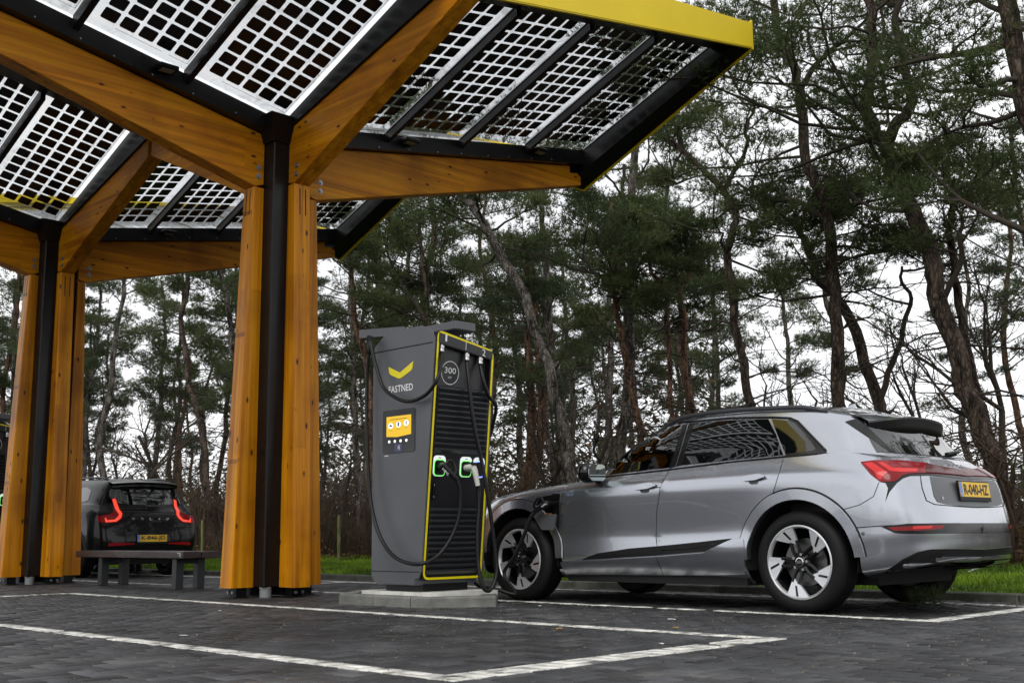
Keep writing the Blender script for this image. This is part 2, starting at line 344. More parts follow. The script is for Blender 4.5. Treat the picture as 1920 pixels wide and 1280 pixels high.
# canopy
noisy('black_steel', [(0.3,(0.0035,0.0035,0.004)),(0.7,(0.007,0.007,0.008))], scale=3, rr=(0.22,0.4), coords='World', spec=0.25)
noisy('black_matte', [(0.3,(0.006,0.006,0.006)),(0.7,(0.012,0.012,0.012))], scale=3, rough=0.6, coords='World')
noisy('yellow_paint', [(0.3,(0.76,0.55,0.003)),(0.7,(0.84,0.63,0.005))], scale=1.3, rough=0.42, coords='World', spec=0.4)
flat('galvanised', (0.45,0.46,0.47), 0.35, 1.0)
flat('bolt_grey', (0.32,0.34,0.36), 0.4, 0.8)
thin_glass('solar_glass', (0.975,0.982,0.985), dirt=0.22, gloss=0.4)
flat('solar_cell', (0.006,0.007,0.009), 0.25, spec=0.5)
flat('lamp_lens', (0.22,0.20,0.15), 0.3)
flat('pipe_grey', (0.22,0.225,0.23), 0.5)
noisy('bench_wood', [(0.3,(0.016,0.008,0.007)),(0.6,(0.034,0.017,0.014)),(0.8,(0.08,0.055,0.048))], scale=6, detail=10, stretch=(6,0.6,6), rr=(0.25,0.5), bump=0.3, coords='World')
flat('bench_steel', (0.016,0.019,0.022), 0.45, spec=0.5)
# charger
noisy('charger_grey', [(0.3,(0.072,0.075,0.083)),(0.7,(0.090,0.093,0.102))], scale=2.0, rough=0.38, bump=0.06, bscale=300, bdist=0.001, coords='World', spec=0.5)
flat('charger_black', (0.006,0.006,0.007), 0.38, spec=0.35); flat('charger_louvre', (0.024,0.025,0.028), 0.32, spec=0.5)
flat('charger_panel', (0.020,0.021,0.023), 0.35); flat('print_white', (0.78,0.78,0.78), 0.5); flat('print_yellow', (0.80,0.66,0.0), 0.45)
flat('cable', (0.006,0.006,0.0065), 0.4, spec=0.3); flat('plug_black', (0.005,0.005,0.0055), 0.33, spec=0.35); flat('plug_white', (0.60,0.60,0.54), 0.4)
flat('led_green', (0.1,0.6,0.1), 0.4, emit=(0.16,1.0,0.11), es=0.5); flat('led_blue', (0.1,0.2,0.7), 0.4, emit=(0.12,0.20,1.0), es=2.2)
flat('led_white', (0.6,0.62,0.62), 0.4, emit=(0.75,0.85,0.80), es=0.45)
flat('screen_yellow', (0.1,0.08,0.0), 0.15, emit=(0.85,0.50,0.005), es=0.72); flat('screen_black', (0.006,0.006,0.008), 0.08); flat('screen_white', (0.5,0.5,0.5), 0.3, emit=(0.9,0.9,0.9), es=0.8); flat('screen_blue', (0.03,0.04,0.12), 0.2)
flat('screen_ink', (0.05,0.035,0.0), 0.3)
flat('nickel', (0.55,0.55,0.53), 0.3, 1.0)
# vehicles
def paint(name, col, metal, rough, coat=1.0, flake=True):
    m, nt, b = new_mat(name); L = nt.links
    b.inputs['Base Color'].default_value = (*col, 1); b.inputs['Metallic'].default_value = metal; b.inputs['Roughness'].default_value = rough
    b.inputs['Coat Weight'].default_value = coat; b.inputs['Coat Roughness'].default_value = 0.025; b.inputs['Coat IOR'].default_value = 1.55
    if flake:
        g = N(nt, 'ShaderNodeNewGeometry'); n = N(nt, 'ShaderNodeTexNoise', Scale=5.0, Detail=8.0); L.new(g.outputs['Position'], n.inputs['Vector'])
        mr = N(nt, 'ShaderNodeMapRange'); mr.inputs['To Min'].default_value = 0.008; mr.inputs['To Max'].default_value = 0.03; L.new(n.outputs[0], mr.inputs[0]); L.new(mr.outputs[0], b.inputs['Coat Roughness'])
    return m
paint('paint_silver', (0.43,0.445,0.49), 0.92, 0.24); paint('paint_black', (0.003,0.003,0.0035), 0.0, 0.3, 0.35); MAT['paint_black'].node_tree.nodes['Principled BSDF'].inputs['Specular IOR Level'].default_value = 0.15
flat('trim_black', (0.004,0.004,0.0045), 0.18, spec=0.4); flat('trim_matte', (0.0045,0.0045,0.005), 0.5, spec=0.25); flat('seam', (0.003,0.003,0.003), 0.8)
flat('plastic_grey', (0.115,0.118,0.125), 0.42, 0.35)
flat('tyre', (0.0055,0.0055,0.0057), 0.6, spec=0.25); flat('rim_silver', (0.66,0.67,0.69), 0.32, 0.7); flat('rim_black', (0.005,0.005,0.0055), 0.25, spec=0.4); flat('brake_disc', (0.16,0.16,0.16), 0.4, 1.0)
flat('chrome', (0.75,0.75,0.76), 0.12, 1.0); flat('rail_satin', (0.06,0.062,0.068), 0.35, 0.6)
flat('glass_dark', (0.003,0.004,0.004), 0.02, spec=0.7, coat=0.6, coat_rough=0.01); thin_glass('glass_tint', (0.16,0.21,0.18), gloss=2.6)
flat('mirror_glass', (0.38,0.43,0.41), 0.03, 1.0)
def lens(name, col, em, es):
    m = flat(name, col, 0.12, spec=0.22, coat=0.15, emit=em, es=es); return m
lens('lens_red', (0.17,0.006,0.010), (0.6,0.01,0.015), 0.05); lens('lens_red_bright', (0.42,0.018,0.020), (1.0,0.05,0.04), 0.16); lens('lens_dark_red', (0.07,0.006,0.009), (0.3,0.0,0.01), 0.03)
flat('tail_lit', (0.6,0.05,0.03), 0.3, emit=(1.0,0.07,0.03), es=0.65)
flat('plate_yellow', (0.78,0.47,0.012), 0.4); flat('plate_ink', (0.008,0.008,0.008), 0.5); flat('plate_blue', (0.10,0.22,0.60), 0.4)
flat('cabin', (0.018,0.019,0.020), 0.7)
flat('orange_print', (0.7,0.25,0.03), 0.5)
flat('shoe', (0.012,0.012,0.013), 0.6)
# ------------------------------------------------------------------ ground, paving, markings, kerbs
def ground_z(x, y):
    xs = [-600, 10.02, 10.05, 11.2, 13.0, 16.0, 24.0, 60.0, 700.0]; zs = [-0.06, -0.06, 0.045, 0.09, 0.17, 0.24, 0.36, 0.5, 0.5]
    return float(np.interp(x, xs, zs))
mb = MB(); gx = [-600,-60,0,6,9.9,10.02,10.05,10.6,11.2,12,13,14.5,16,18,21,24,30,40,60,120,700]; gy = [-500,-40]+[-8+2.0*i for i in range(36)]+[80,120,200,700]
mb.grid([[(x, y, ground_z(x,y) + (0.05*math.sin(x*1.3+y*0.7)*math.sin(y*0.9) if x > 13.5 else 0)) for x in gx] for y in gy])
mb.build('ground', 'soil', kind='structure', smooth=True)
mb = MB(); mb.grid([[(x, y, -0.0085) for x in (-60, 0, 4, 9.925)] for y in [-40]+[4.0*i for i in range(-3, 13)]+[60, 120]])
paving = mb.build('pavement', 'joint_sand', kind='structure')
far = MB(); far.grid([[(x, y, -0.004) for x in (-60, 0, 9.92)] for y in (26.0, 40, 60, 120)])
far.build('far_paving', 'paver', paving)

def proj_px(P):
    d = np.asarray(P) - CAM_POS; w = d @ CF
    return 960 + F_PX*(d@CR)/w, 640 - F_PX*(d@CU)/w, w
def tone_attr(me, vals):
    a = me.attributes.new('tone', 'FLOAT', 'FACE'); a.data.foreach_set('value', np.asarray(vals, dtype=np.float32))
# use the tone in the paver material
nt = MAT['paver'].node_tree; b = nt.nodes['Principled BSDF']; src = b.inputs['Base Color'].links[0].from_socket
at = N(nt, 'ShaderNodeAttribute'); at.attribute_name = 'tone'; ad = N(nt, 'ShaderNodeMath', operation='ADD'); ad.inputs[1].default_value = 1.0; nt.links.new(at.outputs['Fac'], ad.inputs[0])
hs = N(nt, 'ShaderNodeHueSaturation'); nt.links.new(src, hs.inputs['Color']); nt.links.new(ad.outputs[0], hs.inputs['Value']); 
g_ = N(nt, 'ShaderNodeNewGeometry'); ns_ = N(nt, 'ShaderNodeTexNoise', Scale=0.55, Detail=6.0); nt.links.new(g_.outputs['Position'], ns_.inputs['Vector']); rs_ = ramp(nt, [(0.34,(0.62,0.60,0.58)),(0.5,(1,1,1)),(0.68,(1.35,1.33,1.25))]); nt.links.new(ns_.outputs[0], rs_.inputs[0])
ms_ = N(nt, 'ShaderNodeMixRGB'); ms_.blend_type = 'MULTIPLY'; ms_.inputs[0].default_value = 1.0; nt.links.new(hs.outputs[0], ms_.inputs[1]); nt.links.new(rs_.outputs[0], ms_.inputs[2]); nt.links.new(ms_.outputs[0], b.inputs['Base Color'])
A_ = 0.105; J_ = 0.011; OX, OY = -0.02, 0.03
bricks = []
for i in range(-10, 95):
    for j in range(-10, 250):
        d = (i-j) % 4
        if d == 0: r = (i, j, 2, 1)
        elif d == 3: r = (i, j, 1, 2)
        else: continue
        x0 = OX+r[0]*A_; y0 = OY+r[1]*A_; x1 = x0+r[2]*A_; y1 = y0+r[3]*A_
        if x1 > 9.925: continue
        cx, cy = (x0+x1)/2, (y0+y1)/2; dist = math.hypot(cx, cy)
        if dist > 26 or dist < 2.5: continue
        px, py, w = proj_px((cx, cy, 0.0))
        if w < 1 or px < -500 or px > 2400 or py > 1700: continue
        vis = -10 < px < 1930 and py < 1290
        bricks.append((x0+J_/2, y0+J_/2, x1-J_/2, y1-J_/2, dist, vis))
def brick_geo(b):
    x0,y0,x1,y1 = b[:4]; z = random.gauss(0, 0.0012); tx = random.gauss(0, 0.011); ty = random.gauss(0, 0.011); c = 0.0055
    x0 += random.uniform(-.0012,.0012); x1 += random.uniform(-.0012,.0012); y0 += random.uniform(-.0012,.0012); y1 += random.uniform(-.0012,.0012)
    cx, cy = (x0+x1)/2, (y0+y1)/2; zz = lambda x,y,o: z+o+(x-cx)*tx+(y-cy)*ty
    lo = [(x0,y0,-.012),(x1,y0,-.012),(x1,y1,-.012),(x0,y1,-.012)]
    mi = [(x0,y0,zz(x0,y0,-c)),(x1,y0,zz(x1,y0,-c)),(x1,y1,zz(x1,y1,-c)),(x0,y1,zz(x0,y1,-c))]
    hi = [(x0+c,y0+c,zz(x0,y0,0)),(x1-c,y0+c,zz(x1,y0,0)),(x1-c,y1-c,zz(x1,y1,0)),(x0+c,y1-c,zz(x0,y1,0))]
    V = lo+mi+hi; Fq = [(8,9,10,11)]
    for k in range(4):
        k2 = (k+1)%4; Fq += [(4+k,4+k2,8+k2,8+k),(k,k2,4+k2,4+k)]
    return V, Fq
vis = sorted([b for b in bricks if b[5]], key=lambda b: b[4])[:300]; vid = set(id(b) for b in vis)
Vall = []; Fall = []; Tall = []
for b in bricks:
    V, Fq = brick_geo(b); t = random.gauss(0, 0.30)
    if id(b) in vid:
        c = ((b[0]+b[2])/2, (b[1]+b[3])/2, 0.0)
        me = np_mesh('paver', np.array(V)-np.array(c), Fq, ['paver'], 4); tone_attr(me, [t]*len(Fq))
        o = link('paver', me, paving); o.location = c
    else:
        k = len(Vall); Vall += V; Fall += [tuple(i+k for i in f) for f in Fq]; Tall += [t]*len(Fq)
me = np_mesh('paver_field', Vall, Fall, ['paver'], 4); tone_attr(me, Tall)
link('paver_field', me, paving, kind='stuff')

# painted lines: paint lies on the brick tops, so the joints still show through it
def marking(rects, label):
    V = []; Fq = []
    for (x0,y0,x1,y1) in rects:
        got = False
        for b in bricks:
            if b[2] < x0 or b[0] > x1 or b[3] < y0 or b[1] > y1: continue
            e = 0.004; ax, ay, bx, by = max(b[0]+e*.6,x0+random.uniform(-.004,.004)), max(b[1]+e*.6,y0+random.uniform(-.004,.004)), min(b[2]-e*.6,x1+random.uniform(-.004,.004)), min(b[3]-e*.6,y1+random.uniform(-.004,.004))
            if bx-ax < .006 or by-ay < .006: continue
            if random.random() < 0.025: continue
            k = len(V); z = 0.0042
            V += [(ax,ay,z),(bx,ay,z),(bx,by,z),(ax,by,z),(ax,ay,-.004),(bx,ay,-.004),(bx,by,-.004),(ax,by,-.004)]
            Fq += [(k,k+1,k+2,k+3),(k,k+4,k+5,k+1),(k+1,k+5,k+6,k+2),(k+2,k+6,k+7,k+3),(k+3,k+7,k+4,k)]
            Fq += []
        # thin paint in the joints
        k = len(V); V += [(x0,y0,-.0025),(x1,y0,-.0025),(x1,y1,-.0025),(x0,y1,-.0025)]; Fq.append((k,k+1,k+2,k+3))
    me = np_mesh('painted_line', V, Fq, ['road_paint'], 4)
    return tag(link('painted_line', me), label=label, kind='structure')
marking([(3.30,3.655,3.42,14.2)], 'long worn white bay line crossing the near paving')
marking([(3.42,3.655,5.83,3.84)], 'broad white bay end line nearest the camera')
marking([(5.73,3.84,5.83,12.75)], 'white bay line running past the charger island')
marking([(3.42,12.62,5.73,12.75)], 'white bay end line before the left wooden columns')
marking([(7.53,3.70,7.63,12.55)], 'white bay line along the silver car')
marking([(7.53,3.56,9.50,3.70)], 'white bay end line behind the silver car')
marking([(9.40,3.70,9.50,21.5)], 'white bay line under the far wheels of both cars')
marking([(7.63,12.45,9.40,12.55)], 'short white bay end line between the two cars')
marking([(7.55,13.6,7.65,21.5)], 'white bay line beside the black car')
marking([(3.30,14.2,3.42,20.0)], 'faint white bay line at the left edge')

# kerb along the verge
kerb = thing('kerb', (9.99, 10, 0), 'low concrete kerb between paving and grass verge', 'kerb', kind='structure')
y = -4.0; kk = 0
while y < 34:
    h = 0.066 + random.gauss(0, .002); mb = MB(); mb.box((9.93+random.gauss(0,.002), y+.003, -.05), (10.06, y+.997, h), 0.012)
    mb.build('kerb_stone', 'kerb_mossy' if y > 2 else 'kerb_stone', kerb); y += 1.0
# turf on the verge
mb = MB(); mb.grid([[(x, yy, ground_z(x,yy)+.008) for x in (10.062,10.4,11.0,11.7,12.4,12.9+.3*math.sin(yy*.8))] for yy in np.arange(-4, 34.1, 1.0)])
mb.build('grass_verge', 'turf', kind='structure', smooth=True)
def grass(n, xr, yr, hmin, hmax, w=0.006):
    x = RNG.uniform(*xr, n); y = RNG.uniform(*yr, n)
    keep = np.ones(n, bool); x, y = x[keep], y[keep]; n = len(x)
    z = np.interp(x, [10.05,11.2,13.0,16.0], [0.045,0.09,0.17,0.24]); clump = 0.6+0.5*np.sin(x*3.1+1.7*np.sin(y*2.3))*np.sin(y*2.9)+RNG.uniform(0,.5,n)
    h = RNG.uniform(hmin, hmax, n)*np.clip(clump, .35, 1.5); a = RNG.uniform(0, 2*np.pi, n); lean = RNG.uniform(0.1, 0.9, n)*h; a2 = RNG.uniform(0, 2*np.pi, n)
    dx, dy = np.cos(a)*w, np.sin(a)*w; V = np.zeros((n,5,3))
    V[:,0] = np.stack([x-dx,y-dy,z],1); V[:,1] = np.stack([x+dx,y+dy,z],1)
    mx, my = x+np.cos(a2)*lean*.35, y+np.sin(a2)*lean*.35
    V[:,2] = np.stack([mx+dx*.8,my+dy*.8,z+h*.6],1); V[:,3] = np.stack([mx-dx*.8,my-dy*.8,z+h*.6],1)
    V[:,4] = np.stack([x+np.cos(a2)*lean,y+np.sin(a2)*lean,z+h],1)
    base = (np.arange(n)*5)[:,None]
    Ft = np.concatenate([base+[0,1,2], base+[0,2,3], base+[3,2,4]])
    return V.reshape(-1,3), Ft
V, Ft = grass(110000, (10.07,13.1), (1.5,27.0), .035, .085)
link('grass', np_mesh('grass', V, Ft, ['grass']), kind='stuff', label='bright short grass on the verge behind the kerb', cat='grass')
V, Ft = grass(9000, (10.0,10.2), (1.5,27.0), .02, .05)
# ------------------------------------------------------------------ canopy modules
CXM, CY1, PITCH_Y = 6.775, 10.27, 5.65
HW, HL = 4.97, 2.825
def RZ(dx, dy): return 4.876 + 0.179*dx + 0.385*dy
def build_canopy(cy, label, name, near_cells, end_near, end_far):
    root = thing(name, (CXM, cy, 0), label, 'solar canopy', 'solar roof canopies on wooden columns')
    def W(sx, sy): return lambda a, b, z: (CXM+sx*a, cy+sy*b, z)
    # steel core and collector
    mb = MB(); mb.box((CXM-.281, cy-.05, .02), (CXM+.281, cy+.05, 4.75)); mb.box((CXM-.05, cy-.281, .02), (CXM+.05, cy-.052, 4.75)); mb.box((CXM-.05, cy+.052, .02), (CXM+.05, cy+.281, 4.75)); mb.box((CXM-.28, cy-.28, .10), (CXM-.054, cy-.054, 4.75), .012)
    r0, r1 = .30, .40
    mb.add([(CXM-r0,cy-r0,4.70),(CXM+r0,cy-r0,4.70),(CXM+r0,cy+r0,4.70),(CXM-r0,cy+r0,4.70),(CXM-r1,cy-r1,4.97),(CXM+r1,cy-r1,4.97),(CXM+r1,cy+r1,4.97),(CXM-r1,cy+r1,4.97),(CXM,cy,4.93)],
           [(3,2,1,0),(0,1,5,4),(1,2,6,5),(2,3,7,6),(3,0,4,7),(4,5,8),(5,6,8),(6,7,8),(7,4,8)])
    mb.build('steel_column', 'black_steel', root)
    mb = MB(); mb.lathe([(0,0.0),(.058,0.0),(.058,.09),(.064,.09),(.064,.115),(0,.115)], (CXM-.21, cy-.21, 0), (0,0,1), 20)
    mb.build('drain_pipe', 'pipe_grey', root, smooth=40)
    # four legs, each a tapered glulam post on a steel shoe
    for k, (ux, uy) in enumerate(((-1,0),(0,-1),(1,0),(0,1))):
        tx, ty = -uy, ux
        def P(o, t, z): return (CXM+ux*o+tx*t, cy+uy*o+ty*t, z)
        mb = MB(); i0 = .283; c = .012
        for (z0, o0, z1, o1) in ((.10, .545, 4.220 if ux else 4.250, .401),):
            ring = lambda z, o: [P(i0, -.10, z), P(o-c, -.10, z), P(o, -.10+c, z), P(o, .10-c, z), P(o-c, .10, z), P(i0, .10, z)]
            a, b = ring(z0, o0), ring(z1, o1)
            mb.add(a+b, [tuple(range(5,-1,-1)), tuple(range(6,12))] + [(i,(i+1)%6,6+(i+1)%6,6+i) for i in range(6)])
        leg = mb.build('leg', 'wood_z', root)
        mb = MB(); pts = [P(.30,-.075,0), P(.48,-.075,0), P(.48,.075,0), P(.30,.075,0)]
        mb.hexa(pts + [(x,y,.012) for x,y,z in pts]); q = [P(.33,-.06,.012), P(.45,-.06,.012), P(.45,.06,.012), P(.33,.06,.012)]
        mb.hexa(q + [(x,y,.10) for x,y,z in q]); shoe = mb.build('shoe', 'black_steel', leg)
        for s in (-.035, .045):
            mb = MB(); mb.lathe([(0,0),(.016,0),(.016,.02),(0,.02)], P(.47, s, .055), (ux,uy,0), 6); mb.build('nut', 'bolt_grey', leg)
        if k < 3:
            for s in (-.035, .035):
                mb = MB(); z0, z1 = 3.92, 4.205
                fo = lambda z: .545+(.401-.545)*(z-.10)/(4.12 if ux else 4.15)
                mb.add([P(fo(z0)+.0015,s-.006,z0),P(fo(z0)+.0015,s+.006,z0),P(fo(z1)+.0015,s+.006,z1),P(fo(z1)+.0015,s-.006,z1)], [(0,1,2,3)])
                mb.build('slot', 'seam', leg)
    # beams: two along the gutter, two along the valley
    for (ux, uy, L, t0, ts, b0, bs, m) in ((-1,0,4.78,4.755,.176,4.13,.25,'wood_x'),(1,0,4.78,4.755,.176,4.13,.25,'wood_x'),(0,-1,3.06 if end_near else 2.78,4.785,.283,4.085,.447,'wood_y'),(0,1,2.78,4.785,.283,4.085,.447,'wood_y')):
        tx, ty = -uy, ux; d0 = .283
        prof = [(d0, b0+bs*d0+.06), (.385, b0+bs*.385), (L, b0+bs*L)]
        if ux: prof += [(L, t0+ts*L-.10), (4.56, t0+ts*4.56-.10), (4.56, t0+ts*4.56), (d0, t0+ts*d0)]
        else: prof += [(L, t0+ts*L), (d0, t0+ts*d0)]
        mb = MB(); mb.prism(prof, lambda a, z, t: (CXM+ux*a+tx*t, cy+uy*a+ty*t, z), -.10, .10)
        bm_ = mb.build('beam', m, root)
        bv = bm_.modifiers.new('edge', 'BEVEL'); bv.width = .008; bv.segments = 2; bv.limit_method = 'ANGLE'
        for side in (-1, 1):
            for z in (4.34, 4.435):
                for dd in ((.35,) if ux < 0 else (.44,)):
                    mb = MB(); o = (CXM+ux*dd+tx*.10*side, cy+uy*dd+ty*.10*side, z)
                    mb.lathe([(0,.018),(.017,.018),(.017,.004),(.030,.004),(.030,.0)], o, (tx*side,ty*side,0), 14); mb.build('bolt', 'bolt_grey', bm_)
    # gutter channels over the beams
    for s in (-1, 1):
        mb = MB(); L = HW-.10
        for (y0, y1) in ((-.21, .21),):
            a = [(CXM+s*.10,cy+y0,4.755+.176*.10+.004),(CXM+s*L,cy+y0,4.755+.176*L+.004),(CXM+s*L,cy+y1,4.755+.176*L+.004),(CXM+s*.10,cy+y1,4.755+.176*.10+.004)]
            tz = lambda d: RZ(d, .2)-.01
            bb = [(CXM+s*.10,cy+y0,tz(.1)),(CXM+s*L,cy+y0,tz(L)),(CXM+s*L,cy+y1,tz(L)),(CXM+s*.10,cy+y1,tz(.1))]
            mb.hexa(a+bb)
        g = mb.build('gutter', 'black_steel', root)
        for d in np.arange(.75, 4.5, .42):
            mb = MB(); mb.lathe([(0,.004),(.008,.0035),(.009,0)], (CXM+s*(d+random.uniform(-.06,.06)), cy-.21, 4.755+.176*d+.03), (0,-1,0), 6); mb.build('rivet', 'bolt_grey', g)
        for d in (1.55, 3.75):                                  # small downlights on the gutter
            o = (CXM+s*d, cy-.30, RZ(d,.3)-.16)
            lamp = MB(); lamp.box((o[0]-.10,o[1]-.07,o[2]), (o[0]+.10,o[1]+.085,o[2]+.05), .008); lo = lamp.build('downlight', 'black_steel', root)
            mb = MB(); mb.box((o[0]-.065,o[1]-.045,o[2]-.006), (o[0]+.065,o[1]+.045,o[2]-.001)); mb.build('lens', 'lamp_lens', lo)
    # valley beams over the wooden beams
    for s in (-1, 1):
        mb = MB(); L = HL-.02; w = .13
        bz = lambda d: 4.785+.283*d+.004
        lo = [(CXM-w,cy+s*.28,bz(.28)),(CXM+w,cy+s*.28,bz(.28)),(CXM+w,cy+s*L,bz(L)),(CXM-w,cy+s*L,bz(L))]
        hi = [(CXM-w,cy+s*.28,RZ(.10,.28)-.012),(CXM+w,cy+s*.28,RZ(.10,.28)-.012),(CXM+w,cy+s*L,RZ(.10,L)-.012),(CXM-w,cy+s*L,RZ(.10,L)-.012)]
        mb.hexa(lo+hi); mb.build('valley_beam', 'black_steel', root)
    # quadrants: panels, purlins, edge beams
    PW, PG, PX0, PY0, PY1 = 1.085, .07, .165, .22, 2.36
    for sy in (-1, 1):
        for sx in (1, -1):
            f = lambda dx, dy, o=0.0, sx=sx, sy=sy: (CXM+sx*dx, cy+sy*dy, RZ(dx,dy)+o)
            # a cell: thin plate with clipped corners, sheared into the roof plane
            c, d, k = .077, .067, .012
            oct_ = [(-c+k,-d),(c-k,-d),(c,-d+k),(c,d-k),(c-k,d),(-c+k,d),(-c,d-k),(-c,-d+k)]
            cv = lambda ox, oy: [(sx*a, sy*b_, .179*a+.385*b_-.006) for a,b_ in oct_] + [(sx*a, sy*b_, .179*a+.385*b_-.002) for a,b_ in oct_]
            cf = [tuple(range(8)), tuple(range(15,7,-1))] + [(i,(i+1)%8,8+(i+1)%8,8+i) for i in range(8)]
            cme = D.meshes.new('cell'); cme.from_pydata(cv(0,0), [], cf); cme.materials.append(MAT['solar_cell'])
            for i in range(4):
                x0 = PX0+i*(PW+PG); x1 = x0+PW
                mb = MB(); mb.hexa([f(x0,PY0), f(x1,PY0), f(x1,PY1), f(x0,PY1), f(x0,PY0,.01), f(x1,PY0,.01), f(x1,PY1,.01), f(x0,PY1,.01)])
                pane = mb.build('solar_panel', 'solar_glass', root)
                single = near_cells and sy < 0 and (sx > 0 or i == 0)
                Vc = []; Fc = []
                for a in range(5):
                    for b_ in range(12):
                        dx = x0+.115+a*.192 if True else 0; dy = PY0+.205+b_*.1665
                        p = f(dx, dy)
                        if single:
                            o = D.objects.new('cell', cme); COL.objects.link(o); o.parent = pane; o.location = (p[0]-CXM, p[1]-cy, p[2])
                        else:
                            n0 = len(Vc); Vc += [(v[0]+p[0]-CXM, v[1]+p[1]-cy, v[2]+p[2]) for v in cv(0,0)]; Fc += [tuple(q+n0 for q in ff) for ff in cf]
                if not single:
                    me = D.meshes.new('cell_grid'); me.from_pydata(Vc, [], Fc); me.materials.append(MAT['solar_cell']); link('cell_grid', me, pane, kind='stuff')
                # wiring ribbon near the panel edge
                mb = MB(); e = .004
                for (ax, ay, bx, by) in ((x0+.020,PY0+.09,x0+.024,PY1-.05),(x0+.02,PY0+.09,x0+.22,PY0+.094),(x0+.30,PY0+.09,x1-.30,PY0+.094)):
                    mb.add([f(ax,ay,-.003), f(bx,ay,-.003), f(bx,by,-.003), f(ax,by,-.003)], [(0,1,2,3)])
                mb.build('ribbon', 'seam', pane)
                # purlin beside the panel
                p0, p1 = x1+.004, x1+PG-.004
                if i < 3:
                    mb = MB(); mb.hexa([f(p0,.21,-.115), f(p1,.21,-.115), f(p1,2.364,-.115), f(p0,2.364,-.115), f(p0,.21,.014), f(p1,.21,.014), f(p1,2.364,.014), f(p0,2.364,.014)])
                    mb.build('purlin', 'black_steel', root)
                mb = MB(); mb.hexa([f(x1-.010,.22,-.010), f(x1+.004,.22,-.010), f(x1+.004,2.36,-.010), f(x1-.010,2.36,-.010), f(x1-.010,.22,-.001), f(x1+.003,.22,-.001), f(x1+.003,2.36,-.001), f(x1-.010,2.36,-.001)])
                mb.build('clamp_strip', 'galvanised', root)
            # ridge side soffit box and outer edge box
            XE = PX0+4*PW+3*PG+.004
            mb = MB(); y0, y1 = 2.365, HL-.03 if (sy<0 and end_near) or (sy>0 and end_far) else HL-.003
            mb.hexa([f(.13,y0,-.05), f(XE,y0,-.05), f(XE,y1,-.30), f(.13,y1,-.30), f(.13,y0,.012), f(XE,y0,.012), f(XE,y1,.012), f(.13,y1,.012)])
            mb.build('edge_beam', 'black_steel', root)
            mb = MB(); x0 = PX0+4*PW+3*PG+.006; x1 = HW-.03
            z0 = lambda dy: -.49+.06*dy
            mb.hexa([f(x0,-.001 if False else .0,-.30), f(x1,.0,-.44), f(x1,2.80,-.325), f(x0,2.80,-.24), f(x0,.0,.010), f(x1,.0,.010), f(x1,2.80,.010), f(x0,2.80,.010)])
            mb.build('edge_beam', 'black_steel', root)
            # yellow cladding on the outer side
            mb = MB(); x0, x1 = HW-.028, HW; zb = lambda dy: 5.30-.0 + .4255*dy + (0)
            bot = lambda dy: 5.296+.4255*dy
            mb.add([(CXM+sx*x0,cy,bot(0)),(CXM+sx*x1,cy,bot(0)),(CXM+sx*x1,cy+sy*HL,bot(HL)),(CXM+sx*x0,cy+sy*HL,bot(HL)),
                    (CXM+sx*x0,cy,RZ(HW,0)+.03),(CXM+sx*x1,cy,RZ(HW,0)+.03),(CXM+sx*x1,cy+sy*HL,RZ(HW,HL)+.03),(CXM+sx*x0,cy+sy*HL,RZ(HW,HL)+.03)],
                   [(3,2,1,0),(4,5,6,7),(0,1,5,4),(1,2,6,5),(2,3,7,6),(3,0,4,7)])
            mb.build('fascia', 'yellow_paint', root)
            # yellow fascia along a free ridge edge
            if (sy < 0 and end_near) or (sy > 0 and end_far):
                y0, y1 = HL-.028, HL+.0
                zb = lambda dx: RZ(dx,HL)-.325-.05*(HW-dx)/HW
                zt = lambda dx: RZ(dx,HL)-.005+.16*(HW-dx)/HW
                q = [(.0,y0),(HW-.03,y0),(HW-.03,y1),(.0,y1)]
                mb = MB(); mb.hexa([(CXM+sx*a,cy+sy*b_,zb(a)) for a,b_ in q] + [(CXM+sx*a,cy+sy*b_,zt(a)) for a,b_ in q])
                mb.build('fascia', 'yellow_paint', root)
                q = [(.0,y0-.012),(HW-.03,y0-.012),(HW-.03,y1-.006),(.0,y1-.006)]
                mb = MB(); mb.hexa([(CXM+sx*a,cy+sy*b_,zb(a)-.014) for a,b_ in q] + [(CXM+sx*a,cy+sy*b_,zb(a)-.002) for a,b_ in q])
                mb.build('drip_edge', 'yellow_paint', root)
    return root
build_canopy(CY1, 'near solar canopy with yellow fascia on an orange timber column beside the charger', 'solar_canopy', True, True, False)
build_canopy(CY1+PITCH_Y, 'farther canopy module whose timber column stands left beside the bench', 'solar_canopy', False, False, True)
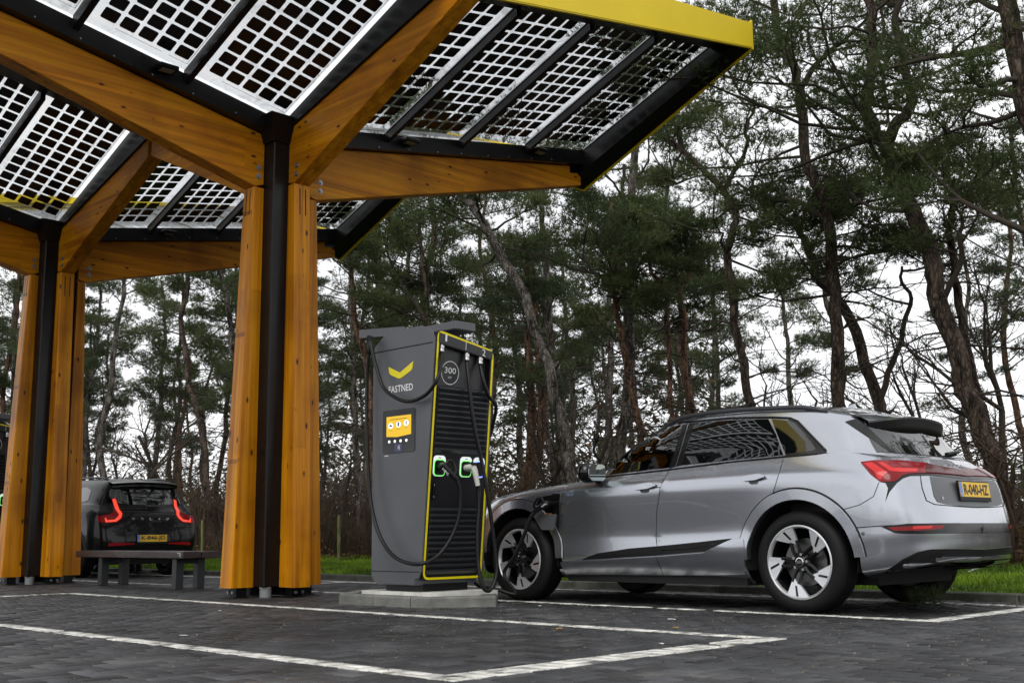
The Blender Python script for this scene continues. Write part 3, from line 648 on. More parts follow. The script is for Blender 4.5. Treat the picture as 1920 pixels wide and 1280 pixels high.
# ------------------------------------------------------------------ charger island and charger
def smooth_path(pts, n=8):
    P = [np.array(p, float) for p in pts]; P = [2*P[0]-P[1]] + P + [2*P[-1]-P[-2]]; out = []
    for i in range(1, len(P)-2):
        for k in range(n):
            t = k/n; a, b, c, d = P[i-1], P[i], P[i+1], P[i+2]
            out.append(0.5*((2*b)+(-a+c)*t+(2*a-5*b+4*c-d)*t*t+(-a+3*b-3*c+d)*t**3))
    out.append(P[-2]); return out
def rrect(x0, y0, x1, y1, r, n=5):
    out = []
    for cx, cy, a in ((x1-r,y1-r,0),(x0+r,y1-r,90),(x0+r,y0+r,180),(x1-r,y0+r,270)):
        for k in range(n+1):
            an = math.radians(a+90*k/n); out.append((cx+r*math.cos(an), cy+r*math.sin(an)))
    return out
def round_poly(pts, r, n=4):
    out = []; m = len(pts)
    for i in range(m):
        p0, p, p1 = (Vector((*q, 0)) for q in (pts[i-1], pts[i], pts[(i+1)%m]))
        a, b = (p0-p), (p1-p); rr = min(r, a.length*.45, b.length*.45)
        if rr < 1e-5: out.append(pts[i]); continue
        s, e = p+a.normalized()*rr, p+b.normalized()*rr
        for k in range(n+1):
            t = k/n; q = s*(1-t)**2 + p*2*t*(1-t) + e*t*t; out.append((q.x, q.y))
    return out
ISL = [(6.36,7.58),(6.90,7.11),(7.30,7.50),(7.30,8.55),(6.90,9.02),(6.38,8.60)]
isl = thing('kerb_island', (6.83, 8.05, 0), 'low concrete kerb island under the near charger', 'kerb island', kind='structure')
def edge_stones(poly, parent, z0, z1, w, stone, mat):
    n = len(poly); c = Vector((sum(p[0] for p in poly)/n, sum(p[1] for p in poly)/n))
    inner = []
    for i in range(n):
        p0, p, p1 = (Vector(q) for q in (poly[i-1], poly[i], poly[(i+1)%n]))
        d0, d1 = (p-p0).normalized(), (p1-p).normalized(); n0, n1 = Vector((-d0.y,d0.x)), Vector((-d1.y,d1.x)); b = (n0+n1).normalized(); inner.append(p + b*(w/max(.3,b.dot(n0))))
    for i in range(n):
        a, b = Vector(poly[i]), Vector(poly[(i+1)%n]); ia, ib = inner[i], inner[(i+1)%n]; L = (b-a).length; m = max(1, round(L/stone))
        for k in range(m):
            t0, t1 = k/m+.004/L, (k+1)/m-.004/L
            q = [a.lerp(b,t0), a.lerp(b,t1), ia.lerp(ib,t1), ia.lerp(ib,t0)]; mb = MB(); z = z1+random.gauss(0,.0015); c_ = .014
            lo = [(p.x,p.y,z0) for p in q]; mi = [(p.x,p.y,z-c_) for p in q]; cc = sum(q, Vector((0,0)))/4
            hi = [(*(q[0].lerp(q[3],c_/w)),z),(*(q[1].lerp(q[2],c_/w)),z),(q[2].x,q[2].y,z),(q[3].x,q[3].y,z)]
            mb.add(lo+mi+hi, [(3,2,1,0),(8,9,10,11)] + [(j,(j+1)%4,4+(j+1)%4,4+j) for j in range(4)] + [(4+j,4+(j+1)%4,8+(j+1)%4,8+j) for j in range(4)])
            mb.build('kerb_stone', mat, parent)
    return [tuple(p) for p in inner]
inn = edge_stones(ISL, isl, -.03, .088, .14, .62, 'kerb_stone')
mb = MB(); mb.prism(inn, lambda a,b,d: (a,b,d), .0, .080); mb.build('paving_fill', 'paver', isl)
mb = MB(); mb.prism([(6.50,7.50),(7.22,7.42),(7.24,8.45),(6.50,8.42)], lambda a,b,d: (a,b,d), .080, .119); mb.build('base_slab', 'slab_white', isl)

def build_charger():
    root = thing('fast_charger', (6.86, 7.95, .12), 'tall dark grey charging pillar with lit yellow screen, beside the silver car', 'charger', 'charging pillars')
    X0, X1 = 6.50, 7.22; YB = 8.29
    yf = lambda z: 7.62 - (z-.23)*.0914
    ztop = lambda x: 2.375 - .165*(x-6.5)
    mb = MB(); mb.box((6.60,7.70,.12), (7.12,8.20,.26)); mb.build('plinth', 'charger_black', root)
    # body: side profile extruded across, roof slanted
    prof_b = [(7.66,.20),(7.70,.17),(8.21,.17),(8.27,.20),(YB,.26),(YB,2.26),(8.24,2.33)]
    def ring(x, zs):
        f = [(yf(.26)+.004,.26)]; P = [(yf(.30)+.068,.27),(yf(.30)+.075,.215),(yf(.30)+.09,.175),(8.20,.175),(8.26,.20),(8.29,.26),(8.29,2.24),(8.27,2.30)]
        top = zs; P += [(8.10, top+.05), (7.62, top+.05), (yf(2.3)+.10, top+.012), (yf(2.3)+.075, top-.015), (yf(2.24)+.068, top-.09)]
        return [(x, y, z) for y, z in P]
    xs = [X0+.0, X0+.012, X1-.012, X1]
    rings = []
    for i, x in enumerate(xs):
        r = ring(x, ztop(x)-.012)
        if i in (0,3):
            cy = sum(p[1] for p in r)/len(r); cz = sum(p[2] for p in r)/len(r)
            r = [(p[0], cy+(p[1]-cy)*.985, cz+(p[2]-cz)*.994) for p in r]
        rings.append(r)
    n = len(rings[0]); mb = MB(); mb.add([p for r in rings for p in r], [(i*n+j,i*n+(j+1)%n,(i+1)*n+(j+1)%n,(i+1)*n+j) for i in range(3) for j in range(n)] + [tuple(range(n)), tuple(range(4*n-1,3*n-1,-1))])
    body = mb.build('cabinet', 'charger_grey', root, smooth=28)
    for (xa, xb) in ((X0,X0+.013),(X1-.013,X1)):
        zt_ = ztop(xa)-.03; mb = MB(); mb.prism([(yf(.30)+.03,.235),(yf(.40),.30),(yf(zt_-.07),zt_-.07),(yf(zt_)+.05,zt_),(yf(zt_)+.11,zt_),(yf(.30)+.11,.235)], lambda a,z,d: (d,a,z), xa, xb); mb.build('cheek', 'charger_grey', body)
    # seams on the screen side
    for (za, zb) in ((.285,.292),(2.236,2.246)):
        mb = MB(); mb.box((X0-.0012,7.46 if za>1 else 7.62,za), (X0+.004,8.285,zb)); mb.build('seam', 'seam', body)
    # cable face: frame plate, then yellow outline, then insets; all in the leaning front plane
    up = Vector((0,-.0914,1)).normalized()
    def fp(a, z, d=0.0): return (a, yf(z)-d, z)
    face_poly = round_poly([(X0+.0135,.215),(X1-.0135,.215),(X1-.0135,ztop(X1)-.018),(X0+.0135,ztop(X0)-.018)], .075, 6)
    rc = [(6.555,1.875),(7.165,1.865),(7.165,2.150),(6.555,2.232)]
    def prism_hole(outer, inner, fn, d0, d1):
        bm = bmesh.new(); es = []
        for lp in (outer, inner):
            vs = [bm.verts.new((a,b,0)) for a,b in lp]
            es += [bm.edges.new((vs[i],vs[(i+1)%len(vs)])) for i in range(len(vs))]
        bmesh.ops.triangle_fill(bm, use_beauty=True, use_dissolve=False, edges=es)
        bm.verts.index_update(); V = [(v.co.x, v.co.y) for v in bm.verts]; Fs = [tuple(v.index for v in f.verts) for f in bm.faces]; bm.free()
        m = MB(); k = len(V); m.add([fn(a,b,d0) for a,b in V]+[fn(a,b,d1) for a,b in V], [f[::-1] for f in Fs]+[tuple(i+k for i in f) for f in Fs])
        o = 0
        for lp in (outer, inner):
            L = len(lp); m.f += [(o+i,o+(i+1)%L,k+o+(i+1)%L,k+o+i) for i in range(L)]; m.m += [0]*L; o += L
        return m
    prism_hole(face_poly, rc, lambda a,z,d: fp(a,z,d), -.065, .008).build('front_frame', 'charger_black', root)
    def offset_poly(p, d):
        c = Vector((sum(q[0] for q in p)/len(p), sum(q[1] for q in p)/len(p))); out = []
        m = len(p)
        for i in range(m):
            a, b_ = Vector(p[i-1]), Vector(p[(i+1)%m]); t = (b_-a).normalized(); out.append((p[i][0]-t.y*d, p[i][1]+t.x*d))
        return out
    o1, o2 = offset_poly(face_poly, .006), offset_poly(face_poly, .026); mb = MB(); m = len(o1)
    mb.add([fp(a,z,.0086) for a,z in o1]+[fp(a,z,.0086) for a,z in o2]+[fp(a,z,.0105) for a,z in o1]+[fp(a,z,.0105) for a,z in o2],
           [(2*m+i,2*m+(i+1)%m,3*m+(i+1)%m,3*m+i) for i in range(m)]+[(i,(i+1)%m,2*m+(i+1)%m,2*m+i) for i in range(m)]+[(m+i,m+(i+1)%m,3*m+(i+1)%m,3*m+i) for i in range(m)])
    mb.build('outline', 'print_yellow', root)
    # cable recess: dark lid overhanging a set-back plate
    mb = MB(); mb.prism([(6.53,1.85),(7.19,1.84),(7.19,2.20),(6.53,2.27)], lambda a,z,d: fp(a,z,d), -.064, -.052); mb.build('recess_plate', 'charger_panel', root)
    # header over the recess, carrying the numbers
    mb = MB(); mb.prism([(6.535,2.24),(7.185,2.155),(7.185,2.222),(6.535,2.328)], lambda a,z,d: fp(a,z,d), .0105, .013); hd = mb.build('header', 'charger_panel', root)
    text_mesh('number', '1', fp(6.607,2.258,.0142), (1,0,-.16), up, .020, .058, 'print_white', root)
    text_mesh('number', '2', fp(7.055,2.178,.0142), (1,0,-.16), up, .040, .058, 'print_white', root)
    mb = MB(); mb.prism([(6.852,2.205),(6.857,2.204),(6.857,2.275),(6.852,2.276)], lambda a,z,d: fp(a,z,d), .0135, .0145); mb.build('divider', 'print_white', root)
    # round power badge
    c0 = Vector(fp(6.742, 2.0, -.050)); mb = MB(); ring = []
    for k in range(40):
        an = 2*math.pi*k/40
        for r in (.098,.104): ring.append(c0 + Vector((math.cos(an)*r,0,0)) + up*(math.sin(an)*r))
    mb.add(ring, [(2*k,(2*k+2)%80,(2*k+3)%80,2*k+1) for k in range(40)]); bd = mb.build('power_badge', 'print_white', root, recalc=False)
    text_mesh('lettering', '300', fp(6.675,1.995,-.050), (1,0,0), up, .134, .052, 'print_white', bd)
    text_mesh('lettering', 'kW', fp(6.723,1.950,-.050), (1,0,0), up, .040, .021, 'print_white', bd)
    # louvres
    for (za, zb, cnt) in ((1.295,1.865,12),(.262,.828,12)):
        p = (zb-za)/cnt
        for k in range(cnt):
            z = za+p*k; w = 6.560-(1.9-z)*.006, 7.165-(1.9-z)*.022
            pr = [(z+.002,.0086),(z+p*.55,.034),(z+p*.75,.034),(z+p*.97,.012),(z+p*.97,.0086)]
            mb = MB(); mb.add([(x, yf(zz)-d, zz) for x in w for zz,d in pr], [(0,1,2,3,4),(9,8,7,6,5)]+[(j,(j+1)%5,5+(j+1)%5,5+j) for j in range(5)])
            mb.build('louvre', 'charger_louvre', root)
    # connector panel
    mb = MB(); mb.prism([(6.545,.838),(7.140,.838),(7.150,1.285),(6.550,1.285)], lambda a,z,d: fp(a,z,d), .0085, .012); mb.build('connector_panel', 'charger_black', root)
    mb = MB(); mb.prism(rrect(6.560,.895,6.583,1.045,.008,3), lambda a,z,d: fp(a,z,d), .012, .026); hl = mb.build('door_handle', 'trim_black', root)
    for z in (.92, 1.02):
        mb = MB(); mb.prism(rrect(6.567,z-.009,6.577,z+.009,.004,3), lambda a,z,d: fp(a,z,d), .026, .028); mb.build('lock', 'nickel', hl)
    for (a, b, led) in ((6.556,6.690,'led_green'),(6.865,6.999,'led_green'),(7.024,7.155,'led_blue')):
        outer = rrect(a,1.095,b,1.272,.036,6); inner = rrect(a+.010,1.105,b-.010,1.236,.028,6); hole = rrect(a+.0105,1.1055,b-.0105,1.2305,.028,6); m = len(outer)
        mb = MB(); mb.prism(outer, lambda x,z,d: fp(x,z,d), .0122, .020); so = mb.build('socket', 'led_white', root)
        mb = MB(); mb.prism(rrect(a+.003,1.098,b-.003,1.238,.033,6), lambda x,z,d: fp(x,z,d), .0205, .0225); mb.build('glow_ring', led, so)
        mb = MB(); mb.prism(hole, lambda x,z,d: fp(x,z,d), .0228, .0245); mb.build('opening', 'plug_black', so)
        mb = MB(); mb.prism(rrect((a+b)/2-.014,1.250,(a+b)/2+.014,1.256,.002,2), lambda x,z,d: fp(x,z,d), .0202, .021); mb.build('print', 'screen_ink', so)
    # glands
    GL = [(6.592,2.190),(6.893,2.145),(7.058,2.128)]
    for (x, z) in GL:
        o = Vector((x, yf(z)+.012, z)); mb = MB()
        mb.lathe([(0,.055),(.018,.055),(.018,.03),(.026,.028),(.026,.006),(.021,.004),(.025,-.002),(.025,-.022),(.019,-.026),(0,-.026)], o, (0,0,1), 16)
        mb.build('cable_gland', 'nickel', root, smooth=40)
    # screen side: logo, name, terminal
    def sp(y, z, d=0.0): return (X0-d, y, z)
    vee = [(8.063,2.088),(8.063,2.045),(8.045,2.020),(7.925,1.970),(7.895,1.968),(7.755,2.020),(7.735,2.035),(7.720,2.105),(7.905,2.018)]
    vee = [(8.063,2.090),(8.056,2.040),(8.035,2.015),(7.925,1.972),(7.895,1.970),(7.750,2.025),(7.733,2.045),(7.720,2.106),(7.905,2.022)]
    mb = MB(); mb.prism(vee, lambda a,z,d: sp(a,z,d), .0012, .0024); mb.build('emblem', 'print_yellow', root)
    text_mesh('lettering', 'FASTNED', sp(8.060,1.850,.0015), (0,-1,0), (0,0,1), .335, .062, 'print_white', root, bold=.012)
    mb = MB(); mb.prism(rrect(7.692,1.314,8.136,1.695,.022), lambda a,z,d: sp(a,z,d), .0, .006); term = mb.build('terminal', 'screen_black', root)
    mb = MB(); mb.prism([(7.740,1.468),(7.930,1.452),(8.080,1.462),(8.080,1.638),(7.740,1.638)], lambda a,z,d: sp(a,z,d), .0062, .0075); scr = mb.build('screen', 'screen_yellow', term)
    for i, y in enumerate((8.020, 7.912, 7.806)):
        mb = MB(); mb.prism([(y+.034*math.cos(k*math.pi/9), 1.556+.026*math.sin(k*math.pi/9)+.006*i) for k in range(18)], lambda a,z,d: sp(a,z,d), .0076, .0082); ic = mb.build('icon', 'screen_white', scr)
    for i, y in enumerate((8.020, 7.912, 7.806)):
        mb = MB()
        if i == 0: mb.prism([(y+.020,1.548),(y-.020,1.548),(y-.020,1.556),(y-.006,1.566),(y+.008,1.566),(y+.020,1.556)], lambda a,z,d: sp(a,z,d), .0083, .0088)
        elif i == 1: mb.prism([(y+.012,1.545),(y-.010,1.545),(y-.010,1.582),(y+.012,1.582)], lambda a,z,d: sp(a,z,d), .0083, .0088)
        else: mb.prism([(y+.006,1.550),(y-.006,1.550),(y-.008,1.586),(y+.008,1.586)], lambda a,z,d: sp(a,z,d), .0083, .0088)
        mb.build('pictogram', 'screen_blue', scr)
        mb = MB(); mb.prism([(y+.024,1.514+.006*i),(y-.024,1.514+.006*i),(y-.024,1.517+.006*i),(y+.024,1.517+.006*i)], lambda a,z,d: sp(a,z,d), .0076, .0080); mb.build('caption', 'screen_ink', scr)
    mb = MB(); mb.prism([(8.03,1.608),(7.80,1.608),(7.80,1.613),(8.03,1.613)], lambda a,z,d: sp(a,z,d), .0076, .0080); mb.build('caption', 'screen_ink', scr)
    for y in (8.040, 7.962, 7.883, 7.804):
        mb = MB(); mb.prism([(y+.015*math.cos(k*math.pi/6), 1.416+.013*math.sin(k*math.pi/6)) for k in range(12)], lambda a,z,d: sp(a,z,d), .0062, .0078); mb.build('button', 'screen_white', term)
    mb = MB(); mb.prism([(7.965,1.325),(7.868,1.325),(7.868,1.392),(7.965,1.392)], lambda a,z,d: sp(a,z,d), .0062, .0066); rd = mb.build('card_reader', 'screen_blue', term)
    for r in (.012,.022,.032):
        mb = MB(); q = []
        for k in range(7):
            an = math.radians(-40+80*k/6)
            for e in (0,.004): q.append(sp(7.93-(r+e)*math.cos(an), 1.358+(r+e)*math.sin(an), .0068))
        mb.add(q, [(2*k,2*k+2,2*k+3,2*k+1) for k in range(6)]); mb.build('contactless_mark', 'print_white', rd, recalc=False)
    mb = MB(); mb.prism([(8.11,1.290),(8.06,1.290),(8.06,1.297),(8.11,1.297)], lambda a,z,d: sp(a,z,d), .0012, .0018); mb.build('small_label', 'print_white', root)
    # roof cap and cable arm
    mb = MB(); mb.box((6.735,7.43,2.380), (6.985,8.12,2.460), .010); mb.build('roof_cap', 'charger_grey', root)
    mb = MB(); P = [(6.62,7.92),(6.66,8.05),(6.47,8.46),(6.40,8.40)]
    mb.prism([(6.60,7.98),(6.70,8.04),(6.50,8.45),(6.42,8.40)], lambda a,b,d: (a,b,d), 2.385, 2.462); mb.build('cable_arm', 'charger_grey', root)
    return root
charger = build_charger()

def cable(name, pts, label, parent=None, r=.0165):
    mb = MB(); mb.tube(smooth_path(pts, 7), r, 10)
    return mb.build(name, 'cable', parent, smooth=True)
def on_front(x, y, Y): return tuple(px_plane(1, Y, x, y))
def on_side(x, y, X): return tuple(px_plane(0, X, x, y))
# cable 1: gland 1, over the arm, down and round to the black plug
c1 = [(6.592,7.455,2.165)] + [on_front(827,685,7.38), on_front(817,716,7.36), on_side(795,742,6.44), on_side(760,752,6.43), on_side(722,730,6.42), on_side(706,690,6.42), on_side(696,646,6.42)]
arm_tip = on_side(695,636,6.44)
cable('charging_cable', c1 + [arm_tip], '', charger)
c1b = [arm_tip, on_side(691,665,6.43), on_side(688,720,6.44), on_side(688,800,6.44), on_side(691,890,6.43), on_side(698,955,6.42), on_side(714,1008,6.41), on_side(742,1045,6.41), on_side(785,1057,6.41), on_front(822,1040,7.46), on_front(848,1003,7.42), on_front(861,965,7.39), on_front(863,925,7.38), on_front(856,899,7.385)]
cable('charging_cable', c1b, '', charger)
mb = MB(); mb.tube([on_side(693,630,6.44), on_side(692,652,6.435), on_side(691,664,6.43)], [.026,.022,.018], 10); mb.build('strain_sleeve', 'cable', charger, smooth=True)
def plug(parent, a, b, c, mat, scale=1.0, loop=True, side=(0,0,1)):
    """connector: head at a, elbow b, grip end c"""
    a, b, c = Vector(a), Vector(b), Vector(c)
    mb = MB(); mb.tube([a, a.lerp(b,.5), b, b.lerp(c,.35), b.lerp(c,.7), c], [.036*scale,.040*scale,.036*scale,.030*scale,.026*scale,.024*scale], 12, sq=.85)
    o = mb.build('connector', mat, parent, smooth=50)
    if loop:
        s = Vector(side).normalized(); u = b.lerp(c,.05); v = b.lerp(c,.92); mb = MB()
        mb.tube([u+s*.02, u+s*.075+(v-u)*.12, u+s*.088+(v-u)*.45, v+s*.055, v+s*.012], [.014,.013,.012,.013,.014], 8); mb.build('grip', mat, o, smooth=50)
    mb = MB(); mb.tube([c, c+(c-b).normalized()*.035], [.022*scale,.019*scale], 10); mb.build('collar', 'cable', o)
    return o
p1 = plug(charger, (6.622,7.51,1.175), on_front(832,873,7.42), on_front(852,894,7.385), 'plug_black', side=(.4,-.2,.9))
d_ = (Vector(on_front(852,894,7.385))-Vector(on_front(832,873,7.42))).normalized()
text_mesh('lettering', 'HPC', Vector(on_front(829,880,7.372)), d_, Vector((.35,-.25,.9)), .075, .020, 'print_white', p1)
p2 = plug(charger, (6.932,7.51,1.175), on_front(889,876,7.40), on_front(896,910,7.39), 'plug_white', .95, loop=False)
mb = MB(); mb.tube([on_front(884,868,7.385), on_front(893,870,7.385), on_front(897,880,7.385)], [.014,.016,.012], 8); mb.build('latch', 'plug_black', p2, smooth=True)
c2 = [(6.893,7.46,2.12), on_front(879,715,7.40), on_front(884,765,7.38), on_front(892,815,7.37), on_front(903,865,7.36), on_front(912,915,7.34), on_front(922,980,7.33), on_front(929,1040,7.32), on_front(931,1075,7.31), on_front(922,1102,7.31), on_front(911,1106,7.32), on_front(902,1090,7.34), on_front(896,1050,7.37), on_front(895,1000,7.38), on_front(898,950,7.385), on_front(897,914,7.39)]
cable('charging_cable', c2, '', charger, .0175)
c3 = [(7.058,7.46,2.10), on_front(907,715,7.40), on_front(916,742,7.40), (7.255,7.46,1.72), (7.285,7.60,1.45), (7.275,7.85,1.0), (7.265,7.90,.45), (7.285,7.78,.17), (7.36,7.60,.12)]
# ------------------------------------------------------------------ cars: lofted skin, then panels laid on it
def loft_skin(rows, ns=9, nr=7):
    R = np.array(rows, float)                       # rows x stations x (lat, y, z)
    def cr(A, n):
        A = np.concatenate([2*A[:1]-A[1:2], A, 2*A[-1:]-A[-2:-1]]); out = []
        for i in range(1, len(A)-2):
            for k in range(n):
                t = k/n; a, b, c, d = A[i-1], A[i], A[i+1], A[i+2]
                out.append(0.5*((2*b)+(-a+c)*t+(2*a-5*b+4*c-d)*t*t+(-a+3*b-3*c+d)*t**3))
        out.append(A[-2]); return np.array(out)
    S = cr(R, nr); S = np.swapaxes(cr(np.swapaxes(S,0,1), ns), 0, 1)
    S[:,0,0] = 0; S[:,-1,0] = 0; S[:,:,0] = np.maximum(S[:,:,0], 0)
    return S
class Car:
    def __init__(self, name, loc, label, rows, paintm):
        self.loc = loc; self.root = thing(name, loc, label, 'car')
        S = loft_skin(rows); nr, ns = S.shape[:2]; self.S = S
        L = S.copy(); L[:,:,0] *= -1
        V = np.concatenate([L.reshape(-1,3), S.reshape(-1,3)]) + np.array(loc); Fq = []
        for i in range(nr-1):
            for j in range(ns-1):
                a = i*ns+j; Fq.append((a,a+ns,a+ns+1,a+1)); b = a+nr*ns; Fq.append((b,b+1,b+ns+1,b+ns))
        self.V, self.F = V, Fq; self.paint = paintm
        self.bvh = BVHTree.FromPolygons([tuple(v) for v in V], Fq)
        self.holes = []                              # (axis, polygon, test)
    def cut(self, fn): self.holes.append(fn)
    def body(self, name='body'):
        Vl = self.V - np.array(self.loc); keep = []
        for f in self.F:
            c = Vl[list(f)].mean(0)
            if not any(h(c) for h in self.holes): keep.append(f)
        me = np_mesh(name, Vl, keep, [self.paint], 4); bm = bmesh.new(); bm.from_mesh(me)
        bmesh.ops.remove_doubles(bm, verts=bm.verts, dist=1e-5); bmesh.ops.delete(bm, geom=[v for v in bm.verts if not v.link_faces], context='VERTS'); bm.to_mesh(me); bm.free()
        me.polygons.foreach_set('use_smooth', [True]*len(me.polygons)); self.bodyo = link(name, me, self.root); return self.bodyo
    def hit_px(self, x, y):
        d = Vector(ray_dir(x,y)).normalized(); p, n, i, t = self.bvh.ray_cast(Vector(CAM_POS), d)
        if p is None:
            # beyond the outline: take the skin point nearest to the ray
            best = None
            for t in np.arange(6, 22, .15):
                q = Vector(CAM_POS)+d*t; r = self.bvh.find_nearest(q)
                if best is None or r[3] < best[3]: best = r
            p, n = best[0], best[1]
        if n.dot(d) > 0: n = -n
        return p, n
    def hit_dir(self, o, d):
        d = Vector(d).normalized(); p, n, i, t = self.bvh.ray_cast(Vector(o)-d*3, d)
        if p is None: p, n, i, t = self.bvh.find_nearest(Vector(o))
        if n.dot(d) > 0: n = -n
        return p, n
    def panel(self, name, poly, mat, parent=None, off=.003, thick=.012, res=14, proj=None, rnd=0, mirror=True, sub=None, smooth=True):
        """poly in photo pixels (or in the plane of proj) laid onto the skin; a mirrored twin for the other side"""
        if rnd: poly = round_poly(poly, rnd)
        bm = bmesh.new(); vs = [bm.verts.new((a,b,0)) for a,b in poly]; bm.faces.new(vs)
        xs = [p[0] for p in poly]; ys = [p[1] for p in poly]
        for ax, lo, hi in ((0,min(xs),max(xs)),(1,min(ys),max(ys))):
            k = lo+res
            while k < hi-res*.3:
                bmesh.ops.bisect_plane(bm, geom=bm.verts[:]+bm.edges[:]+bm.faces[:], plane_co=((k,0,0) if ax==0 else (0,k,0)), plane_no=((1,0,0) if ax==0 else (0,1,0)), dist=1e-4); k += res
        bmesh.ops.triangulate(bm, faces=bm.faces[:], ngon_method='EAR_CLIP')
        bm.verts.index_update(); top = []; low = []
        for v in bm.verts:
            p, n = (proj(v.co.x, v.co.y) if proj else self.hit_px(v.co.x, v.co.y)); top.append(p+n*off); low.append(p+n*(off-thick))
        Fs = [tuple(v.index for v in f.verts) for f in bm.faces]; be = [tuple(v.index for v in e.verts) for e in bm.edges if len(e.link_faces)==1]; bm.free()
        if mirror:
            for p in top+low:
                if p.x > self.loc[0]-.0004: p.x = self.loc[0]-.0004
        out = []
        for side in ((0,1) if mirror else (0,)):
            k = len(top); m = MB(); T = [p.copy() for p in top+low]
            if side:
                for p in T: p.x = 2*self.loc[0]-p.x
            m.add(T, Fs+[(a,b,b+k,a+k) for a,b in be])
            par = parent if parent is None or isinstance(parent, bpy.types.Object) else parent[min(side,len(parent)-1)]
            out.append(m.build(name, mat, par or self.root, smooth=(35 if smooth else False)))
        return out
    def line(self, name, pts, r, mat, parent=None, proj=None, mirror=True, off=0.0, closed=False, n=6):
        if closed: pts = list(pts)+[pts[0]]
        P = []
        for i in range(len(pts)-1):
            a, b = pts[i], pts[i+1]; m = max(1, int(math.hypot(b[0]-a[0], b[1]-a[1])/(9 if not proj else .05)))
            for k in range(m): P.append((a[0]+(b[0]-a[0])*k/m, a[1]+(b[1]-a[1])*k/m))
        P.append(pts[-1]); Q = []
        for x, y in P:
            p, nn = (proj(x,y) if proj else self.hit_px(x,y)); Q.append(p+nn*off)
        out = []
        for side in ((0,1) if mirror else (0,)):
            q = [Vector((2*self.loc[0]-p.x if side else p.x, p.y, p.z)) for p in Q]; mb = MB(); mb.tube(q, r, n)
            par = parent[min(side,len(parent)-1)] if isinstance(parent,(list,tuple)) else parent
            out.append(mb.build(name, mat, par or self.root, smooth=True))
        return out
    def left(self, y, z):                            # side-on projection onto the near flank
        return self.hit_dir((self.loc[0]-1.0, self.loc[1]+y, self.loc[2]+z), (1,0,0))
    def rear(self, x, z):
        return self.hit_dir((self.loc[0]+x, self.loc[1]-1.2, self.loc[2]+z), (0,1,0))
    def top(self, x, y):
        return self.hit_dir((self.loc[0]+x, self.loc[1]+y, self.loc[2]+1.8), (0,0,-1))

